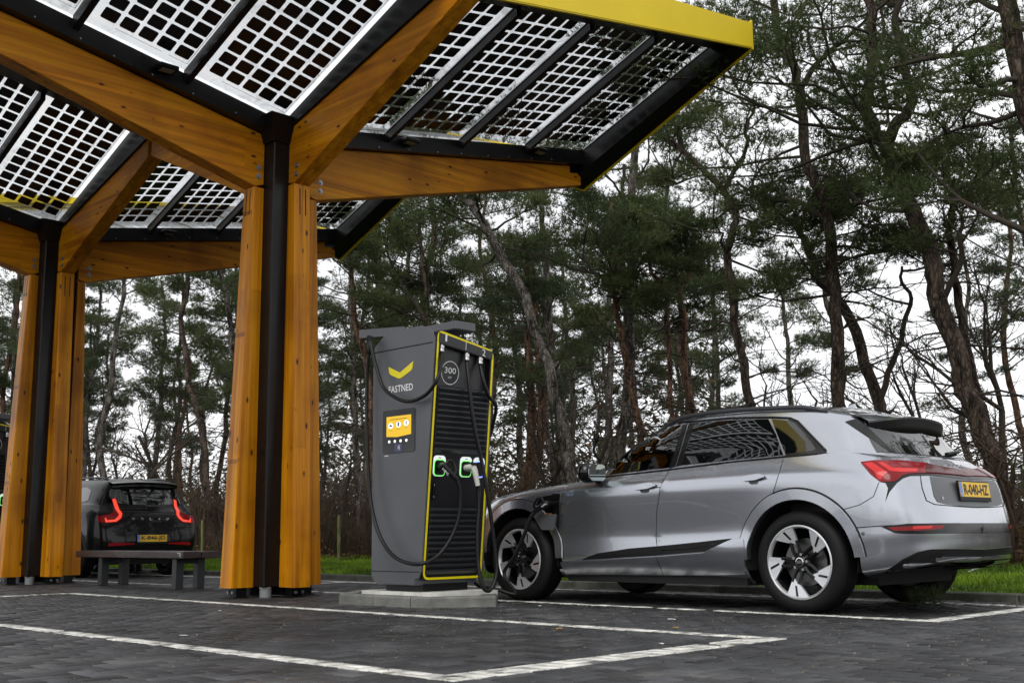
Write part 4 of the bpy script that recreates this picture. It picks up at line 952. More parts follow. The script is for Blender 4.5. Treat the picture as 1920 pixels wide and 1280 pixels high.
def wheel(root, c, out, R, rr, w, style, steer=0.0):
    """wheel at hub centre c (outer face), out = -1 for the near flank"""
    c = Vector(c); ax = Vector((out*math.cos(steer), -math.sin(steer)*out if False else math.sin(steer), 0)).normalized(); e1 = Vector((0,0,1)); e2 = ax.cross(e1)
    e2 = -e2
    wo = D.objects.new('wheel', None); COL.objects.link(wo); wo.parent = root
    mb = MB()
    prof = [(rr*.985,-w+.01),(rr+.02,-w+.004),(R-.05,-w-.004),(R-.012,-w+.02),(R,-w+.05)]
    k = 5
    for i in range(k):
        y0 = -w+.05+(w-.10)*i/k; y1 = -w+.05+(w-.10)*(i+1)/k
        prof += [(R,y0+.004),(R,y1-.006),(R-.008,y1-.005),(R-.008,y1+.003)]
    prof += [(R,-.048),(R-.010,-.022),(R-.035,-.004),(R-.065,.004),(rr+.030,.002),(rr+.012,-.006),(rr*.985,-.014)]
    mb.lathe(prof, c, ax, 72, ref=e1); mb.build('tyre', 'tyre', wo, smooth=38)
    rim = MB(); rim.lathe([(rr+.004,-.012),(rr+.006,-.004),(rr-.004,.000),(rr-.013,-.010),(rr-.018,-.030)], c, ax, 64, ref=e1); rimo = rim.build('rim', 'rim_silver', wo, smooth=40)
    mb = MB(); mb.lathe([(rr-.016,-.028),(rr-.030,-.06),(rr-.035,-w+.02),(0.05,-w+.02)], c, ax, 48, ref=e1); mb.build('barrel', 'rim_black', rimo, smooth=40)
    mb = MB(); mb.lathe([(.05,-.105),(.175,-.105),(.175,-.13),(.05,-.13)], c, ax, 40, ref=e1); mb.build('brake_disc', 'brake_disc', wo, smooth=40)
    def P(r, a, h):
        a = math.radians(a); return c + (e2*math.cos(a) + e1*math.sin(a))*r + ax*h
    for s in range(5):
        a0 = style[0]+72*s
        if style[1] == 'blade':
            arc = [(rr-.008, a0-20+41*i/6) for i in range(7)]; inner = [(.62*rr,a0+3),(.55*rr,a0-10),(.45*rr,a0-25)]
            pl = arc+inner; mb = MB(); m = len(pl)
            h = lambda r: -.006-.030*(1-r/rr)
            mb.add([P(r,a,h(r)) for r,a in pl]+[P(r,a,h(r)-.022) for r,a in pl], [tuple(range(m)), tuple(range(2*m-1,m-1,-1))]+[(i,(i+1)%m,m+(i+1)%m,m+i) for i in range(m)])
            sp = mb.build('spoke', 'rim_silver', rimo)
            mb = MB(); q = [(.94*rr,a0-3),(.94*rr,a0+1.5),(.66*rr,a0-5.0),(.66*rr,a0-10.5)]; mb.add([P(r,a,h(r)+.0015) for r,a in q], [(0,1,2,3)]); mb.build('slot', 'rim_black', sp, recalc=False)
            for (aa, bb) in ((-21,-26),(-2,20)):
                mb = MB(); p0, p1 = (.60*rr,a0+aa), (.17*rr,a0+bb)
                mb.tube([P(*p0,h(p0[0])-.010), P(.38*rr,a0+(aa+bb)/2-2,-.030), P(*p1,-.034)], [.016,.015,.018], 6); mb.build('spoke_arm', 'rim_black', rimo, smooth=50)
        else:
            for da in (-9, 9):
                pl = [(rr-.008,a0+da-5),(rr-.008,a0+da+5),(.22*rr,a0+da*.8+9),(.22*rr,a0+da*.8-9)]; mb = MB(); h = lambda r: -.006-.025*(1-r/rr)
                mb.add([P(r,a,h(r)) for r,a in pl]+[P(r,a,h(r)-.03) for r,a in pl], [(0,1,2,3),(7,6,5,4)]+[(i,(i+1)%4,4+(i+1)%4,4+i) for i in range(4)]); mb.build('spoke', 'rim_silver', rimo)
        mb = MB(); mb.lathe([(0,-.012),(.011,-.012),(.011,-.03),(0,-.03)], P(.058,a0+30,0), ax, 6); mb.build('wheel_bolt', 'bolt_grey', rimo)
    mb = MB(); mb.lathe([(0,-.008),(.030,-.010),(.036,-.016),(.075,-.034),(.080,-.06)], c, ax, 32, ref=e1); mb.build('hub', 'rim_black', rimo, smooth=40)
    mb = MB(); mb.lathe([(.028,-.0075),(.034,-.0095),(.034,-.012)], c, ax, 28, ref=e1); mb.build('hub_ring', 'chrome', rimo, smooth=40)
    if style[1] == 'blade':
        for k in range(4):
            o = P(0,0,-.0055)+e2*(.0135*(k-1.5)*.72); mb = MB(); q = []
            for j in range(14):
                an = 2*math.pi*j/14
                for r in (.0058,.0080): q.append(o + e2*math.cos(an)*r + e1*math.sin(an)*r)
            mb.add(q, [(2*j,(2*j+2)%28,(2*j+3)%28,2*j+1) for j in range(14)]); mb.build('emblem', 'chrome', rimo, recalc=False)
    return wo
def plate(root, name, text, o, right, up, nrm, w=.52, h=.11):
    o, r, u, n = Vector(o), Vector(right).normalized(), Vector(up).normalized(), Vector(nrm).normalized()
    def bx(a0,b0,a1,b1,d0,d1):
        mb = MB(); mb.hexa([o+r*a+u*b+n*d0 for a,b in ((a0,b0),(a1,b0),(a1,b1),(a0,b1))]+[o+r*a+u*b+n*d1 for a,b in ((a0,b0),(a1,b0),(a1,b1),(a0,b1))]); return mb
    pl = bx(-w/2-.008,-h/2-.03,w/2+.008,h/2+.008,-.012,.004).build('plate_holder', 'trim_matte', root)
    bx(-w/2,-h/2,w/2,h/2,.0042,.006).build('number_plate', 'plate_yellow', pl)
    bx(-w/2+.002,-h/2+.002,-w/2+.045,h/2-.002,.0062,.007).build('country_band', 'plate_blue', pl)
    text_mesh('lettering', text, o+r*(-w/2+.068)+u*(-h*.37)+n*.0072, r, u, w-.068-.030, h*.74, 'plate_ink', pl, bold=.032)
    text_mesh('lettering', 'NL', o+r*(-w/2+.011)+u*(-h*.40)+n*.0075, r, u, .025, .022, 'print_white', pl)
    return pl
# ------------------------------------------------------------------ silver electric SUV
Y = [3.35,2.93,2.40,1.90,1.25,.60,.10,-.35,-.65]
def side_row(front3, lats, zs, rear3, ys=Y):
    return front3 + [(l, y, z) for l, y, z in zip(lats, ys, zs)] + rear3
ET = [
 side_row([(0,3.70,.24),(.45,3.66,.24),(.72,3.45,.24)], [.78,.80,.80,.80,.80,.80,.80,.80,.74], [.22,.21,.20,.20,.20,.20,.21,.23,.30], [(.66,-.78,.34),(.42,-.85,.36),(0,-.87,.36)]),
 side_row([(0,3.80,.26),(.48,3.76,.26),(.80,3.54,.26)], [.90,.93,.885,.868,.868,.885,.935,.935,.90], [.26,.26,.255,.26,.265,.28,.285,.295,.32], [(.765,-.86,.36),(.45,-.955,.395),(0,-.975,.40)]),
 side_row([(0,3.86,.46),(.5,3.83,.46),(.84,3.60,.45)], [.935,.955,.945,.94,.94,.945,.955,.958,.94], [.45,.45,.39,.40,.42,.46,.47,.47,.50], [(.815,-0.850,.52),(.5,-0.965,.545),(0,-0.990,.55)]),
 side_row([(0,3.87,.62),(.5,3.84,.62),(.84,3.62,.62)], [.94,.962,.925,.918,.918,.93,.958,.962,.945], [.63,.65,.55,.55,.56,.59,.63,.63,.62], [(.82,-0.852,.63),(.5,-0.958,.64),(0,-0.983,.64)]),
 side_row([(0,3.83,.76),(.5,3.79,.76),(.80,3.60,.76)], [.925,.965,.946,.943,.943,.949,.963,.963,.94], [.78,.83,.78,.78,.79,.81,.84,.84,.80], [(.82,-0.830,.79),(.5,-0.925,.785),(0,-0.945,.78)]),
 side_row([(0,3.74,.86),(.5,3.69,.87),(.76,3.52,.88)], [.88,.945,.957,.957,.957,.959,.959,.945,.90], [.91,.955,.975,.985,.995,1.01,1.02,1.02,1.01], [(.77,-0.790,1.0),(.47,-0.875,.99),(0,-0.895,.985)], [3.30]+Y[1:]),
 side_row([(0,3.62,.905),(.45,3.57,.925),(.66,3.42,.95)], [.76,.83,.875,.887,.888,.888,.885,.86,.80], [.972,1.0,1.03,1.075,1.112,1.138,1.155,1.15,1.125], [(.68,-0.660,1.11),(.42,-0.750,1.115),(0,-0.780,1.115)], [3.25,2.93,2.40,1.90,1.25,.60,.10,-.35,-.57]),
 side_row([(0,2.42,1.10),(.40,2.38,1.09),(.62,2.27,1.085)], [.74,.80,.84,.857,.864,.864,.857,.82,.76], [1.085,1.09,1.10,1.115,1.140,1.168,1.185,1.185,1.165], [(.64,-.61,1.155),(.40,-.69,1.155),(0,-.72,1.155)], [2.20,2.12,2.04,1.86,1.25,.60,.10,-.35,-.50]),
 side_row([(0,1.98,1.33),(.38,1.94,1.32),(.58,1.86,1.31)], [.66,.71,.745,.765,.785,.785,.77,.735,.68], [1.305,1.305,1.31,1.322,1.33,1.34,1.34,1.33,1.30], [(.57,-.50,1.29),(.36,-.56,1.29),(0,-.585,1.29)], [1.83,1.79,1.72,1.58,1.22,.60,.05,-.28,-.42]),
 side_row([(0,1.52,1.555),(.34,1.49,1.55),(.50,1.44,1.535)], [.56,.60,.63,.655,.675,.68,.665,.63,.58], [1.525,1.52,1.515,1.515,1.515,1.51,1.485,1.455,1.435], [(.50,-.43,1.425),(.32,-.48,1.425),(0,-.50,1.43)], [1.41,1.37,1.31,1.20,1.0,.55,.05,-.25,-.36]),
 side_row([(0,1.30,1.60),(.28,1.28,1.595),(.40,1.24,1.585)], [.45,.48,.50,.53,.56,.57,.56,.52,.46], [1.58,1.578,1.578,1.578,1.577,1.568,1.542,1.508,1.49], [(.40,-.31,1.478),(.26,-.345,1.478),(0,-.36,1.48)], [1.22,1.18,1.12,1.02,.85,.50,.05,-.18,-.26]),
 side_row([(0,.95,1.622),(.14,.93,1.620),(.20,.90,1.618)], [.22,.24,.25,.26,.28,.28,.27,.24,.20], [1.618,1.618,1.617,1.616,1.613,1.605,1.587,1.575,1.57], [(.17,-.10,1.565),(.10,-.12,1.565),(0,-.13,1.565)], [.88,.85,.80,.72,.60,.35,.10,-.02,-.07]),
 [(0,.8-.8*i/14,1.625-.04*(i/14)**2) for i in range(15)],
]
EX, EY = 8.635, 4.685
et = Car('silver_suv', (EX, EY, 0), 'silver grey electric SUV plugged in, parked tail towards the camera', ET, 'paint_silver')
RW, RIMR = .378, .268
for yw in (0, 2.928): et.cut(lambda c, yw=yw: (c[1]-yw)**2+(c[2]-.37)**2 < .507**2 and abs(c[0]) > .45)
def in_poly(x, y, P):
    r = False; j = len(P)-1
    for i in range(len(P)):
        if (P[i][1] > y) != (P[j][1] > y) and x < (P[j][0]-P[i][0])*(y-P[i][1])/(P[j][1]-P[i][1])+P[i][0]: r = not r
        j = i
    return r
# window outlines as seen in the photo
FWIN = [(1114,893),(1131,866),(1152,848),(1176,832),(1200,819),(1224,808),(1252,801),(1281,796),(1268,838),(1256,877)]
RWIN = [(1279,872),(1290,830),(1303,793),(1370,788),(1441,786),(1456,815),(1469,853),(1375,862)]
QWIN = [(1447,786),(1478,788),(1490,793),(1513,817),(1530,841),(1525,845),(1473,851),(1458,815)]
def px_of(c): return proj_px(np.array(c)+np.array(et.loc))[:2]
def sh(P, s=.94):
    cx = sum(p[0] for p in P)/len(P); cy = sum(p[1] for p in P)/len(P); return [(cx+(x-cx)*s, cy+(y-cy)*s) for x, y in P]
fw_s = sh(FWIN, .97)
def win_cut(c):
    if c[2] < 1.05 or c[2] > 1.53: return False
    d = (-abs(c[0]), c[1], c[2])
    if abs(c[0]) < .5: return False
    return in_poly(*px_of(d), fw_s)
et.cut(win_cut)
et.cut(lambda c: c[1] > 1.62 and c[2] > 1.14 and c[2] < 1.53 and abs(c[0]) < .60 and c[1] < 2.3)       # windscreen
body = et.body()
# underbody, boxes widened and blackened to block light beneath the car; wheel housings
mb = MB(); mb.box((EX-.60,EY-.45,.20), (EX+.60,EY+3.4,.34)); mb.box((EX-.86,EY+.52,.185), (EX+.86,EY+2.40,.30)); mb.box((EX-.60,EY-.75,.34), (EX+.60,EY-.455,.44)); mb.build('underbody', 'seam', et.root)
for yw in (0, 2.928):
    for s in (-1, 1):
        mb = MB(); prof = [(.468,.93),(.468,.55)]
        mb.lathe([(.470,0),(.470,.40),(0.1,.40)], (EX+s*.945, EY+yw, .37), (-s,0,0), 40, a0=math.radians(-98), a1=math.radians(98), ref=(0,0,1)); mb.build('wheel_housing', 'seam', et.root)
        wheel(et.root, (EX+s*.955, EY+yw, .372), s, RW, RIMR, .25, (48+(0 if yw==0 else 17),'blade'))
# wheel arch trim
def arch_proj(cy):
    def f(a, r): return et.left(cy+r*math.cos(math.radians(a)), .37+r*math.sin(math.radians(a)))
    return f
for cy, a0, a1 in ((0, 2, 175), (2.928, 8, 178)):
    for side in (0, 1):
        mb = MB(); G = []
        for k in range(41):
            a = a0+(a1-a0)*k/40; row = []
            for r, off in ((.462,-.05),(.458,.004),(.463,.012),(.540,.012),(.545,.000)):
                p, n = arch_proj(cy)(a, r); 
                if off < -.02: p = p+Vector((.05,0,0)); q = p
                else: q = p+n*off
                if side: q = Vector((2*EX-q.x, q.y, q.z))
                row.append(q)
            G.append(row)
        mb.grid(G); at_ = mb.build('arch_trim', 'paint_silver', et.root, smooth=40)
        mb = MB(); q = [arch_proj(cy)(a0+(a1-a0)*k/40, .549) for k in range(41)]; mb.tube([Vector((2*EX-p.x if side else p.x, p.y, p.z)) for p, n in q], .005, 6); mb.build('groove', 'seam', at_, smooth=True)
# doors
FDOOR = [(1060,912),(1117,893),(1258,876),(1238,912),(1231,960),(1230,1008),(1233,1030),(1180,1040),(1110,1047),(1052,1048),(1050,1000),(1053,950)]
RDOOR = [(1261,874),(1370,863),(1471,853),(1464,876),(1449,925),(1445,948),(1420,968),(1402,990),(1396,1007),(1330,1015),(1237,1028),(1233,1008),(1234,960),(1241,912)]
fd = et.panel('front_door', FDOOR, 'paint_silver', off=.0025, rnd=6)
rd = et.panel('rear_door', RDOOR, 'paint_silver', off=.0025, rnd=6)
et.line('shut_line', FDOOR[2:7], .0032, 'seam', fd); et.line('shut_line', [FDOOR[0]]+FDOOR[-1:-4:-1], .0032, 'seam', fd)
et.line('shut_line', RDOOR[2:9], .0032, 'seam', rd)
# black recess along the sill, sill panel
TRIM = [(1090,1048),(1120,1037),(1180,1028),(1240,1023),(1310,1016),(1372,1009),(1340,1024),(1322,1033),(1233,1040),(1120,1047)]
et.panel('sill_recess', TRIM, 'trim_matte', off=.0065)
et.line('recess_edge', [(1240,1031),(1300,1027),(1340,1020)], .004, 'trim_black', None, off=.005)
SILL = [(1052,1052),(1120,1049),(1233,1042),(1322,1035),(1345,1024),(1375,1011),(1396,1009),(1400,1074),(1300,1075),(1234,1075),(1140,1074),(1062,1073)]
sl = et.panel('sill', SILL, 'paint_silver', off=.020, thick=.03, rnd=3)
et.line('shut_line', [(1232,1041),(1240,1060),(1246,1075)], .003, 'seam', sl, off=.020)
# windows: black surround, then panes
SUR = [(1108,897),(1128,866),(1150,846),(1176,829),(1200,815.5),(1224,804.5),(1252,797),(1281,792),(1370,784),(1446,782.5),(1482,784),(1496,790),(1520,815),(1549,845),(1540,850),(1471,856),(1370,866),(1258,880)]
su = et.panel('window_surround', [SUR[0]]+[(1258,880),(1262,860),(1283,796),(1281,792)]+list(reversed(SUR[1:7])), 'trim_black', off=.002) if False else None
def strip(pts, r, name, mat, off=.002): return et.line(name, pts, r, mat, None, off=off)
strip(SUR[:11]+SUR[11:14], .010, 'window_trim', 'trim_black'); strip([SUR[0],SUR[-1],SUR[-2],SUR[-3],SUR[-4],SUR[-5]], .008, 'window_trim', 'trim_black')
fp_ = et.panel('front_pane', FWIN, 'glass_tint', off=.004, thick=.004)
et.panel('rear_pane', RWIN, 'glass_dark', off=.004, thick=.004); et.panel('quarter_pane', QWIN, 'glass_dark', off=.004, thick=.004)
et.panel('pillar_cover', [(1256,877),(1268,838),(1281,796),(1290,794),(1278,836),(1266,876)], 'trim_black', off=.005, thick=.006)
et.panel('pillar_cover', [(1268,875),(1280,835),(1292,794),(1303,793),(1290,830),(1279,872)], 'trim_black', off=.005, thick=.006)
et.panel('quarter_surround', [(1478,785),(1496,790),(1520,815),(1549,845),(1540,850),(1473,855),(1473,851),(1525,845),(1530,841),(1513,817),(1490,793),(1478,788)], 'trim_black', off=.005, thick=.006)
# windscreen
et.panel('windscreen', [(-.62,1.70),(-.52,1.54),(0,1.60),(.52,1.54),(.62,1.70),(.68,1.98),(.66,2.20),(0,2.40),(-.66,2.20),(-.68,1.98)], 'glass_tint', proj=lambda x,y: et.top(x,y), res=.08, off=.004, thick=.004, mirror=False)
# cabin
mb = MB(); mb.box((EX-.72,EY-.2,.32), (EX+.72,EY+2.1,.60)); mb.box((EX-.70,EY+1.85,.60), (EX+.70,EY+2.15,1.02)); mb.box((EX-.70,EY-.3,.60),(EX+.70,EY+.2,1.10)); mb.build('cabin_shell', 'cabin', et.root)
for s in (-1, 1):
    mb = MB(); mb.box((EX+s*.37-.24,EY+.85,.60), (EX+s*.37+.24,EY+1.40,.74), .04); mb.box((EX+s*.37-.23,EY+.72,.70), (EX+s*.37+.23,EY+.88,1.24), .05); mb.box((EX+s*.37-.12,EY+.74,1.26), (EX+s*.37+.12,EY+.84,1.44), .03); mb.build('seat', 'cabin', et.root)
mb = MB(); c = Vector((EX-.37,EY+1.66,.98)); n_ = Vector((0,-.9,.42)).normalized(); e1 = Vector((1,0,0)); e2 = n_.cross(e1)
mb.tube([c+(e1*math.cos(k*math.pi/12)+e2*math.sin(k*math.pi/12))*.185 for k in range(25)], .016, 8, cap=False); mb.tube([c-e1*.18, c, c+e1*.18], [.014,.04,.014], 6); mb.build('steering_wheel', 'cabin', et.root, smooth=50)
# handles
for (x, y, par) in ((1207,913,fd),(1411,897,rd)):
    pts = [(x-21,y+3.5),(x-12,y-2.5),(x+16,y-7),(x+23,y-5),(x+24,y-1),(x+10,y+3),(x-8,y+5)]
    h = et.panel('door_handle', pts, 'paint_silver', par, off=.038, thick=.022, rnd=2)
    et.panel('handle_recess', round_poly([(x-9,y+3),(x+12,y),(x+10,y+10),(x-4,y+11)], 4), 'plastic_grey', par, off=.0045, thick=.004)
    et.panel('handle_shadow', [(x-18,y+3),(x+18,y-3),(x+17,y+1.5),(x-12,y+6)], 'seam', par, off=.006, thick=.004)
# mirror
def mir(s):
    rootp = et.root; c = Vector((EX+s*1.04, EY+1.95, 1.115)); mb = MB(); prof = []
    G = []
    for k in range(9):
        t = k/8; a = math.pi*t; r = math.sin(a)**.6; row = []
        for j in range(14):
            b = 2*math.pi*j/14; cx = math.copysign(abs(math.cos(b))**.7, math.cos(b)); cz = math.copysign(abs(math.sin(b))**.7, math.sin(b))
            row.append(c+Vector((s*(cx*.125*r), .02+(.10*(1-2*t)) , cz*.088*r)))
        G.append(row+[row[0]])
    mb.grid(G); o = mb.build('mirror', 'trim_black', et.root, smooth=True)
    mb = MB(); mb.prism(rrect(-.108,-.070,.108,.070,.05), lambda a,b,d: (c.x+a, c.y-.062-d, c.z+b), 0, .012); mb.build('mirror_glass', 'mirror_glass', o)
    mb = MB(); mb.tube([(EX+s*.85,EY+1.98,1.06),(EX+s*.93,EY+1.97,1.05),(EX+s*1.0,EY+1.96,1.07)], [.04,.03,.035], 8); mb.build('mirror_arm', 'trim_black', o, smooth=True)
mir(-1); mir(1)
# roof rails
for s in (-1, 1):
    pts = []
    for i in range(17):
        y = 1.60-1.70*i/16; lat = np.interp(y, [-.1,.5,1.0,1.6], [.60,.615,.61,.545]); p, n = et.top(s*lat, y); up = .020*min(1, i/2.0, (16-i)/2.0); pts.append((p.x, p.y, p.z+.004+up))
    mb = MB(); mb.tube(pts, .019, 8); mb.build('roof_rail', 'rail_satin', et.root, smooth=True)
mb = MB(); mb.prism([(EY-.02,1.560),(EY+.12,1.578),(EY+.06,1.592),(EY+.015,1.615),(EY-.01,1.620)], lambda a,z,d: (EX+d,a,z), -.014, .014); mb.build('antenna', 'paint_silver', et.root)
# spoiler
G = []; 
for k in range(21):
    x = -.60+1.20*k/20; e = 1-(abs(x)/.60)**4; y0 = -.30; yt = -.44-.14*e; z0 = 1.493+.004*e-.03*(abs(x)/.6)**2; zt = 1.462-.050*(abs(x)/.6)**2
    G.append([(EX+x,EY+y0,z0+.008),(EX+x,EY+(y0+yt)/2,(z0+zt)/2+.012),(EX+x,EY+yt,zt),(EX+x,EY+yt+.003,zt-.014)])
mb = MB(); mb.grid(G); sp = mb.build('spoiler', 'paint_silver', et.root, smooth=40)
G2 = [[r[3], (r[3][0],r[3][1]+.012,r[3][2]-.055), (r[3][0],r[3][1]+.020,r[3][2]-.115+.05*(abs(r[3][0]-EX)/.6)**2), (r[3][0],r[3][1]+.20,r[3][2]-.13+.05*(abs(r[3][0]-EX)/.6)**2)] for r in G]; mb = MB(); mb.grid(G2); mb.build('spoiler_underside', 'trim_matte', sp, smooth=True)
et.panel('side_fin', [(1585,791),(1617,782),(1622,796),(1638,812),(1676,848),(1666,846),(1625,817)], 'trim_black', sp, off=.006, res=9)
# rear window and tailgate
et.panel('rear_window', [(-.71,1.165),(-.4,1.153),(0,1.148),(.4,1.153),(.71,1.165),(.66,1.27),(.58,1.41),(0,1.42),(-.58,1.41),(-.66,1.27)], 'glass_dark', proj=lambda x,z: et.rear(x,z), res=.06, off=.004, thick=.006, mirror=False)
et.line('wiper', [(.05,1.16),(.30,1.185),(.46,1.20)], .012, 'trim_matte', None, proj=lambda x,z: et.rear(x,z), mirror=False, off=.02)
# tail lamps
TL = [(1614,867),(1640,864),(1690,864.5),(1730,868),(1762,875),(1793,880),(1822,884.5),(1822,894.5),(1793,891),(1760,888),(1735,887),(1705,888),(1690,892),(1678,902),(1668,903),(1650,903),(1632,889)]
tl = et.panel('tail_lamp', TL, 'lens_red', off=.010, res=10)
et.panel('lamp_segment', [(1620,870),(1634,868),(1664,886),(1656,893),(1652,900),(1646,897),(1640,885)], 'lens_red_bright', tl, off=.0115, thick=.003, res=8)
et.panel('lamp_segment', [(1645,868),(1655,868),(1672,878),(1720,880),(1718,885),(1690,886),(1668,884)], 'lens_red_bright', tl, off=.0115, thick=.003, res=8)
et.panel('light_bar', [(1735,869.5),(1762,875.5),(1793,880.5),(1822,885),(1822,894),(1793,890.5),(1760,887.5),(1735,886.5)], 'lens_dark_red', tl, off=.0125, thick=.003, res=8)
et.panel('lamp_edge', [(1650,903),(1668,903),(1678,902),(1690,892),(1705,888),(1735,887),(1793,891),(1822,894.5),(1822,899),(1793,896),(1740,891),(1707,892),(1694,896),(1682,905),(1668,922),(1660,940),(1665,915),(1660,905)], 'trim_black', off=.004, res=8)
# recess with the plate, trunk seam
REC = [(1743,893),(1795,897),(1835,900),(1838,951),(1800,948),(1775,945),(1758,941),(1751,930)]
rc_ = et.panel('plate_recess', REC, 'plastic_grey', off=.003, res=10)
et.line('shut_line', [(1725,890),(1729,915),(1737,938),(1752,945),(1797,949),(1830,951)], .0035, 'seam', None, off=.001)
et.line('shut_line', [(1583,954),(1612,946),(1638,930),(1648,904)], .003, 'seam', None); et.line('shut_line', [(1583,990),(1660,985),(1760,981),(1845,981)], .004, 'seam', None)
pp, pn = et.rear(0, .905); plate(et.root, 'number_plate', 'R-040-HZ', (EX+.01, pp.y-.022, .893), (1,0,0), (0,.10,1), (0,-1,.10))
text_mesh('badge', 'e-tron', (EX-.50, et.rear(-.45,.825)[0].y-.006, .815), (1,.10,0), (0,.2,1), .13, .026, 'chrome', et.root)
for k in range(4):                               # dark rings on the tailgate
    cx = .105*(k-1.5)*.62; mb = MB(); p, n = et.rear(cx, 1.055); q = []
    r1 = Vector((1,0,0)); r2 = (Vector((0,0,1))-n*n.z).normalized()
    for j in range(20):
        an = 2*math.pi*j/20
        for r in (.034,.042): q.append(p+n*.006+r1*math.cos(an)*r+r2*math.sin(an)*r)
    mb.add(q, [(2*j,(2*j+2)%40,(2*j+3)%40,2*j+1) for j in range(20)]); mb.build('emblem', 'trim_black', et.root, recalc=False)
# bumper: black band, reflectors, diffuser
et.panel('bumper_band', [(1652,987),(1700,981),(1796,980),(1860,982),(1860,999),(1796,1000),(1690,1000),(1678,999)], 'trim_black', off=.004, res=10)
rf = et.panel('reflector', [(1664,988),(1700,986),(1770,984),(1765,991),(1720,994),(1676,994)], 'lens_red', off=.007, thick=.004, res=10)
et.panel('reflector_core', [(1712,986),(1748,985),(1744,990),(1710,991)], 'lens_red_bright', rf, off=.0085, thick=.003, res=8)
et.panel('diffuser', [(1656,1073),(1690,1050),(1720,1036),(1745,1031),(1798,1030),(1870,1031),(1870,1052),(1798,1062),(1740,1068),(1700,1074)], 'trim_matte', off=.006, res=12)
et.line('diffuser_edge', [(1690,1050),(1720,1035),(1745,1030),(1798,1029),(1850,1030)], .004, 'trim_matte', None, off=.006)
mb = MB(); p, n = et.hit_px(1618,1000); mb.lathe([(0,.003),(.009,.003),(.010,0)], p, n, 14); mb.lathe([(.010,.0035),(.013,.0035),(.013,0)], p, n, 14); mb.build('parking_sensor', 'plastic_grey', et.root)
# front fender: charge port, flap hanging open, plug
PORT = [(1012,932),(1045,925),(1050,927),(1048,965),(1012,965),(1004,950)]
po = et.panel('charge_port', PORT, 'trim_black', off=.004, mirror=False)
et.panel('port_gap', [(1035,925),(1050,925),(1048,994),(1043,994)], 'seam', off=.0035, mirror=False)
FL = [(1000,966),(1043,963),(1039,993),(1016,993)]
def flap_proj(x, y):
    p = Vector(px_plane(0, EX-1.005, x, y)); return p, Vector((-1,0,0))
et.panel('charge_flap', FL, 'plastic_grey', off=.004, thick=.014, proj=flap_proj, res=30, mirror=False, rnd=3)
text_mesh('lettering', 'e-tron', Vector(px_plane(0, EX-1.005, 1021,964.5)), Vector((0,-1,0)), Vector((0,0,1)), .085, .014, 'orange_print', et.root)
hp = et.hit_px(1033,945)[0]
p3 = plug(et.root, hp+Vector((.02,0,0)), px_plane(0, EX-1.06, 1022,945), px_plane(0, EX-1.08, 1003,958), 'plug_black', 1.05, side=(-.35,.1,.9))
a_, b_ = Vector(px_plane(0, EX-1.12, 1016,951)), Vector(px_plane(0, EX-1.11, 1027,944))
text_mesh('lettering', 'HPC', a_, b_-a_, Vector((0,.3,1)), .065, .018, 'print_white', p3)
car_end = tuple(px_plane(0, EX-1.085, 1001,960))
c3 += [(7.47,7.45,.075), tuple(px_plane(0, 7.49, 945,1075)), tuple(px_plane(0, 7.50, 965,1043)), tuple(px_plane(0, 7.52, 983,1002)), tuple(px_plane(0, EX-1.10, 993,975)), car_end]
cable('charging_cable', c3, '', charger, .017)['to_car'] = 1
# hood line and cowl
et.line('shut_line', [(930,938),(975,921),(1010,912),(1045,905),(1075,900)], .003, 'seam', None)
et.line('shut_line', [(1052,1050),(1046,1010),(1050,960),(1054,925),(1066,900)], .003, 'seam', None)
# head lamps at the nose
hl = et.panel('head_lamp', [(.50,.78),(.80,.80),(.82,.86),(.55,.84)], 'glass_dark', proj=lambda x,z: et.hit_dir((EX+x,EY+4.4,z),(0,-1,0)), res=.06, off=.004)
et.panel('grille', [(-.44,.40),(.44,.40),(.50,.70),(0,.78),(-.50,.70)], 'plastic_grey', proj=lambda x,z: et.hit_dir((EX+x,EY+4.4,z),(0,-1,0)), res=.08, off=.004, mirror=False)
